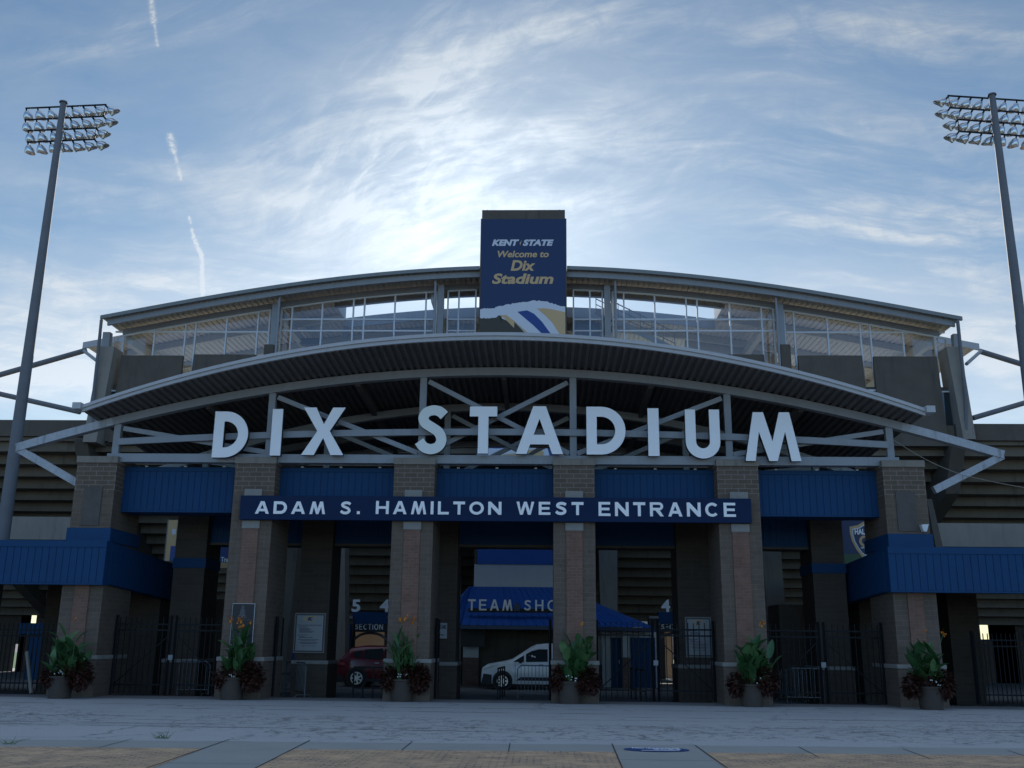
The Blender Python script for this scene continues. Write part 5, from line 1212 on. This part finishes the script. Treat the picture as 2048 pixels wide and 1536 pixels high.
# windscreen of the van
def screen(V_, Z, hw, xa, xb, nm='windscreen'):
    q = MB(); q.add([(xa, -hw * .80, Z(xa) + .012), (xb, -hw * .68, Z(xb) + .012), (xb, hw * .68, Z(xb) + .012), (xa, hw * .80, Z(xa) + .012)], [(0, 1, 2, 3)]); q.build(nm, CGLASS, V_, local=True)
screen(van, vZ, vhw, 1.3, 1.98)
k = MB(); q = text_mb('KENT STATE', 3.0, 3.9, 1.34, 1.44, 0, depth=.004, bold=.02); k.add([(x, -(vside(x, 1.4) + .006) + y, z) for x, y, z in q.v], q.f); k.build('lettering', PRINTB, van, local=True)
ys_ = 12.4; xs1 = P(671, 1340, ys_).x
suv, sside, sZ, shw = vehicle('maroon_suv', 'maroon suv parked behind the open gate, rear towards the left', 'car', (xs1 + 4.55, ys_ + .95, -.17), math.pi, 4.55, 1.86,
    [(0, .55), (.05, .82), (.25, .98), (1.15, 1.10), (1.35, 1.14), (2.05, 1.60), (2.4, 1.68), (3.4, 1.68), (4.0, 1.60), (4.32, 1.22), (4.50, 1.0), (4.55, .6)],
    lambda x: 1.05 + .03 * max(0, x - 2), .24, CARR,
    [[(1.52, 1.10), (2.55, 1.12), (2.55, 1.56), (2.15, 1.54)], [(2.63, 1.12), (3.40, 1.15), (3.40, 1.52), (2.63, 1.57)], [(3.48, 1.16), (4.02, 1.22), (3.80, 1.42), (3.48, 1.49)]], (.92, 3.66), .37,
    [([(4.15, .86), (4.48, .92), (4.44, 1.12), (4.30, 1.14)], LAMPR, 'tail_light'), ([(.06, .78), (.5, .92), (.45, .80)], LAMPW, 'headlight')], [(2.85, .98), (3.85, 1.0)],
    [([(.0, .2), (.42, .2), (.40, .42), (.05, .5)], PLAST, 'bumper', .008), ([(4.2, .2), (4.55, .2), (4.55, .48), (4.25, .48)], PLAST, 'rear_bumper', .008), ([(1.4, .24), (3.2, .24), (3.2, .36), (1.4, .36)], PLAST, 'sill', .008), ([(2.585, .36), (2.60, .36), (2.60, 1.1), (2.585, 1.1)], INK, 'door_gap', .007)])
screen(suv, sZ, shw, 1.4, 2.03)
xk = P(1612, 1340, 13.8).x
blk, bside, bZ, bhw = vehicle('black_car', 'black car half hidden behind the right gate', 'car', (xk - 0, 14.7, -.17), math.pi, 4.5, 1.8,
    [(0, .5), (.05, .72), (.3, .86), (1.1, .98), (1.35, 1.03), (2.05, 1.44), (2.5, 1.50), (3.2, 1.46), (4.0, 1.10), (4.45, 1.0), (4.5, .6)], lambda x: .96, .2, CARK,
    [[(1.55, 1.0), (2.5, 1.02), (2.5, 1.40), (2.15, 1.38)], [(2.58, 1.02), (3.5, 1.05), (3.1, 1.38), (2.58, 1.40)]], (.9, 3.6), .33,
    [([(.06, .66), (.5, .80), (.45, .68)], LAMPW, 'headlight'), ([(4.2, .8), (4.46, .82), (4.4, .98), (4.2, .98)], LAMPR, 'tail_light')], [(2.8, .9)], [])
screen(blk, bZ, bhw, 1.4, 2.0)

# ================================================================== LIGHT TOWERS
def light_tower(px_top, py_top, Y, s, lab):
    q = P(px_top, py_top, Y); H = q.z; x = q.x
    T_ = thing('floodlight_tower', lab, 'floodlight tower', (x, Y, -.2), 'stadium floodlight towers')
    MB().tube([(x, Y, -.2), (x, Y, H * .5), (x, Y, H)], [.29, .215, .13], 16).build('pole', POLE, T_, smooth=True)
    global pitch_
    MB().lathe([(0, .08), (.17, .06), (.18, 0)], (x, Y, H), 14).build('pole_cap', POLE, T_)
    bars = (((51, 216.4), (212.4, 209.1), 8), ((49, 239.8), (208.7, 232.2), 8), ((55.7, 261.5), (194, 256), 7), ((54.2, 284.8), (191, 278.6), 7)) if s > 0 else \
           (((1895.7, 190.9), (2048, 200.9), 8), ((1898.7, 215.1), (2048, 225.2), 8), ((1914.4, 238.7), (2048, 248.6), 7), ((1916.2, 262.7), (2048, 272.3), 7))
    for (b0, b1, n) in bars:
        z_ = P(px_top, b0[1] + (b1[1] - b0[1]) * (px_top - b0[0]) / (b1[0] - b0[0]), Y + .27).z
        a, b = PZ(*b0, z_), PZ(*b1, z_)
        if s < 0: b = a + (b - a).normalized() * (pitch_ * (n - 1) + .25)
        else: pitch_ = (b - a).length / (n - .55)
        e_ = (b - a).normalized(); mid = Vector((x, Y + .27, z_)); a = mid + e_ * (a - mid).dot(e_); b = mid + e_ * (b - mid).dot(e_)
        MB().bar(a, b, .05, .06).build('crossbar', BLACK, T_)
        inn, outr = (b, a) if s > 0 else (a, b)              # inner end is the one towards the stadium
        di = (inn - outr).normalized()
        if len(ends) % 2 == 0: ends.append((a + e_ * .03, b - e_ * .03))
        else:
            a2, b2 = ends.pop(); ends.append(None); ends.append(None)
            for p_, q_ in ((a2, a + e_ * .03), (b2, b - e_ * .03)): MB().tube([p_, q_], .018, 5).build('tie_rod', BLACK, T_)
        for i in range(n):
            f_ = i / (n - 1); yaw = R(8 + 66 * f_) * s; hd = Vector((math.sin(yaw), math.cos(yaw), 0)); pt = R(56 - 26 * f_)
            ax = (hd * math.cos(pt) + Vector((0, 0, -math.sin(pt)))).normalized()
            m0 = outr.lerp(inn, (i + .12) / (n - .85)); c = m0 + Vector((0, 0, -.17)) + hd * (.04 + .10 * f_)
            k_ = .76; lm = MB().lathe([(.05 * k_, -.08 * k_), (.10 * k_, -.06 * k_), (.16 * k_, .02 * k_), (.235 * k_, .14 * k_), (.275 * k_, .27 * k_), (.28 * k_, .34 * k_)], c, 14, axis=ax)
            lm.lathe([(.0, .30 * k_), (.274 * k_, .30 * k_)], c, 14, axis=ax, mi=1)
            u_ = ax.cross(Vector((0, 0, 1))).normalized(); v_ = u_.cross(ax); vis = []
            for j in range(9):
                a_ = R(-10 + 200 * j / 8); q_ = (u_ * math.cos(a_) + v_ * math.sin(a_)) * .28 * k_
                vis += [c + ax * .34 * k_ + q_, c + ax * (.34 + .22 * max(0, math.sin(a_))) * k_ + q_]
            lm.add(vis, [(2 * j, 2 * j + 2, 2 * j + 3, 2 * j + 1) for j in range(8)])
            lo = lm.build('lamp', [REFL, LENS], T_, smooth=True)
            MB().tube([m0 + Vector((0, 0, -.04)), c - ax * .05], .04, 6).build('lamp_arm', BLACK, lo)
pitch_ = .5; ends = []
LENS = mat('lamp glass', (.30, .30, .28), .15, var=.3, vscale=9, spec=.8)
light_tower(127, 206, 8.0, 1, 'tall floodlight tower left of the stadium')
light_tower(1984, 191, 8.0, -1, 'tall floodlight tower right of the stadium')

# ================================================================== PLANTERS
def leaf_blade(mb, base, d, L, wd, bend, twist, mi, rr):
    d = Vector(d).normalized(); sd_ = d.cross(Vector((0, 0, 1)))
    if sd_.length < .05: sd_ = Vector((1, 0, 0))
    sd_.normalize(); sd_ = (Matrix.Rotation(twist, 3, d) @ sd_); n = sd_.cross(d); n = n if n.z > 0 else -n
    out = Vector((d.x, d.y, 0)); out = out.normalized() if out.length > .02 else Vector((rr.uniform(-1, 1), rr.uniform(-1, 1), 0)).normalized()
    S_ = 7; vs = []
    for i in range(S_ + 1):
        t = i / S_; c = base + d * L * t + (out * .55 + Vector((0, 0, -1))) * bend * L * t * t
        w_ = wd * (math.sin(math.pi * min(1, t * .93 + .07)) ** .7) * (1 - .15 * t) if t > 0 else wd * .15
        if i == S_: w_ = .004
        vs += [c - sd_ * w_ + n * w_ * .35, c, c + sd_ * w_ + n * w_ * .35]
    fs = []
    for i in range(S_):
        a = 3 * i; fs += [(a, a + 1, a + 4, a + 3), (a + 1, a + 2, a + 5, a + 4)]
    mb.add(vs, fs, mi)
def planter(px, py, seed, lab, plant_dx=0., narrow=False, nflow=2, fl=None, hgt=1.0, spread=1.0, pts_=None):
    rr = random.Random(seed); c = PZ(px, py); c = Vector((c.x, c.y + .33, 0)); rr0 = .335
    T_ = thing('flower_planter', lab, 'planter', c, 'round planters along the columns')
    MB().lathe([(0, .005), (rr0 * .90, .005), (rr0 * .97, .30), (rr0, .56), (rr0 * 1.06, .565), (rr0 * 1.06, .62), (rr0 * .95, .62), (rr0 * .93, .56)], c, 28).build('pot', POT, T_, smooth=True)
    MB().lathe([(0, .585), (rr0 * .93, .565)], c, 20).build('soil', SOIL, T_)
    pc = c + Vector((plant_dx, 0, 0))
    cn = MB(); stems = MB()
    for i in range(rr.randint(15, 17)):
        a = rr.uniform(0, 6.28); r_ = rr.uniform(.02, .27); b = pc + Vector((r_ * math.cos(a), r_ * math.sin(a), .56)); hs = rr.uniform(.35, 1.12) * hgt
        lean = Vector((math.cos(a) * r_ * rr.uniform(.2, 1.1), math.sin(a) * r_ * rr.uniform(.2, 1.0), 0)) * spread
        tp = b + lean + Vector((0, 0, hs)); stems.tube([b, b.lerp(tp, .5) + lean * .05, tp], [.018, .015, .009], 5)
        nl = rr.randint(4, 6)
        for j in range(nl):
            t = .12 + .88 * j / (nl - 1); q = b.lerp(tp, t); aa = a + j * 2.6 + rr.uniform(-.6, .6); el = R(rr.uniform(48, 80) if not narrow else rr.uniform(62, 85))
            d = Vector((math.cos(aa) * math.cos(el), math.sin(aa) * math.cos(el), math.sin(el)))
            leaf_blade(cn, q, d, rr.uniform(.42, .70) * (1.1 if narrow else 1), rr.uniform(.085, .15) if not narrow else rr.uniform(.05, .08), rr.uniform(.05, .42), rr.uniform(-.7, .7), 0 if rr.random() < .68 else 1, rr)
    cn.build('canna_leaves', [LEAF, LEAFL], T_, smooth=True); stems.build('stems', LEAFL, T_)
    for (fx, fy, ln, sz) in (fl or []):
        q = P(fx, fy, c.y - .05); b = Vector((pc.x + (q.x - pc.x) * .45, c.y - .05, 1.2)); F_ = MB(); F_.tube([b, b.lerp(q, .6) + Vector((.01, 0, .02)), q], [.010, .008, .006], 5, mi=1)
        for j in range(16):
            d = Vector((rr.gauss(0, 1), rr.gauss(0, 1), rr.gauss(.3, .9))).normalized(); o_ = q + Vector((rr.uniform(-.05, .05), rr.uniform(-.04, .04), rr.uniform(-.09, .07))) * sz
            s_ = d.cross(Vector((.3, .2, 1))).normalized() * .03 * sz; F_.add([o_, o_ + d * .05 * sz - s_, o_ + d * .10 * sz, o_ + d * .05 * sz + s_], [(0, 1, 2, 3)], 0)
        F_.build('canna_flower', [FLOW, LEAFL], T_)
    co = MB()
    for (mxx, mzz, rx_, rz_, ry_, nn) in (pts_ or ((-.42, .62, .24, .30, .26, 420), (.42, .66, .34, .38, .30, 800), (.05, .84, .30, .16, .24, 200))):
        for i in range(nn):
            v_ = Vector((rr.gauss(0, 1), rr.gauss(0, 1), rr.gauss(0, 1))).normalized() * rr.uniform(.5, 1.04)
            q = pc + Vector((mxx + v_.x * rx_, -.10 + v_.y * ry_, mzz + v_.z * rz_))
            d = (v_ + Vector((0, 0, -.45)) + Vector((rr.uniform(-.5, .5), rr.uniform(-.5, .5), rr.uniform(-.3, .3)))).normalized(); L = rr.uniform(.08, .14); wd = L * .40
            s_ = d.cross(Vector((rr.uniform(-.3, .3), rr.uniform(-.3, .3), 1))).normalized() * wd; n_ = s_.cross(d) * .25
            co.add([q, q + d * L * .45 - s_ + n_, q + d * L, q + d * L * .45 + s_ + n_, q + d * L * .5], [(0, 1, 4), (1, 2, 4), (2, 3, 4), (3, 0, 4)])
    co.build('coleus_leaves', COLE, T_)
    wf = MB()
    for i in range(rr.randint(5, 9)):
        q = c + Vector((rr.uniform(-.12, .22), -.33 + rr.uniform(-.06, .04), .64 + rr.uniform(0, .16)))
        for j in range(5):
            a = j * 1.257 + rr.random(); d = Vector((math.cos(a), -.35, math.sin(a))) * .020; e_ = Vector((math.cos(a + .6), -.35, math.sin(a + .6))) * .020; wf.add([q, q + d, q + e_], [(0, 1, 2)])
    wf.build('white_flowers', WFL, T_)
planter(107, 1398, 11, 'round planter with broad leaves at the left corner column', .16, False, 1, [(150, 1240, .5, .55)], 1.0, 1.25)
planter(455, 1401, 12, 'round planter with orange flowers below the dark plaque', .17, False, 4, [(463, 1240, 0, .9), (480, 1238, 0, 1), (482, 1252, 0, 1.15), (500, 1245, 0, .8)], .98)
planter(800, 1404, 13, 'round planter with narrow upright leaves and three orange flowers', .04, True, 3, [(800, 1241, 0, .8), (812, 1236, 0, .8), (829, 1240, 0, 1.2)], 1.0)
planter(1139, 1409, 14, 'round planter with wide spread leaves right of the white van', .17, False, 1, [(1164, 1248, 0, .7)], 1.05, 1.7, ((-.50, .66, .20, .34, .24, 380), (.34, .64, .38, .36, .30, 820)))
planter(1509, 1415, 15, 'round planter with one tall orange flower under the sign end', .02, False, 1, [(1524, 1246, 0, 1.0)], .95, 1.7, ((-.46, .60, .22, .30, .24, 380), (.36, .70, .38, .36, .30, 820), (-.02, .80, .2, .14, .2, 120)))
planter(1873, 1421, 16, 'round planter with yellow flowers at the right corner column', -.12, False, 2, [(1850, 1262, 0, .6), (1887, 1265, 0, .9)], .92, 1.1)
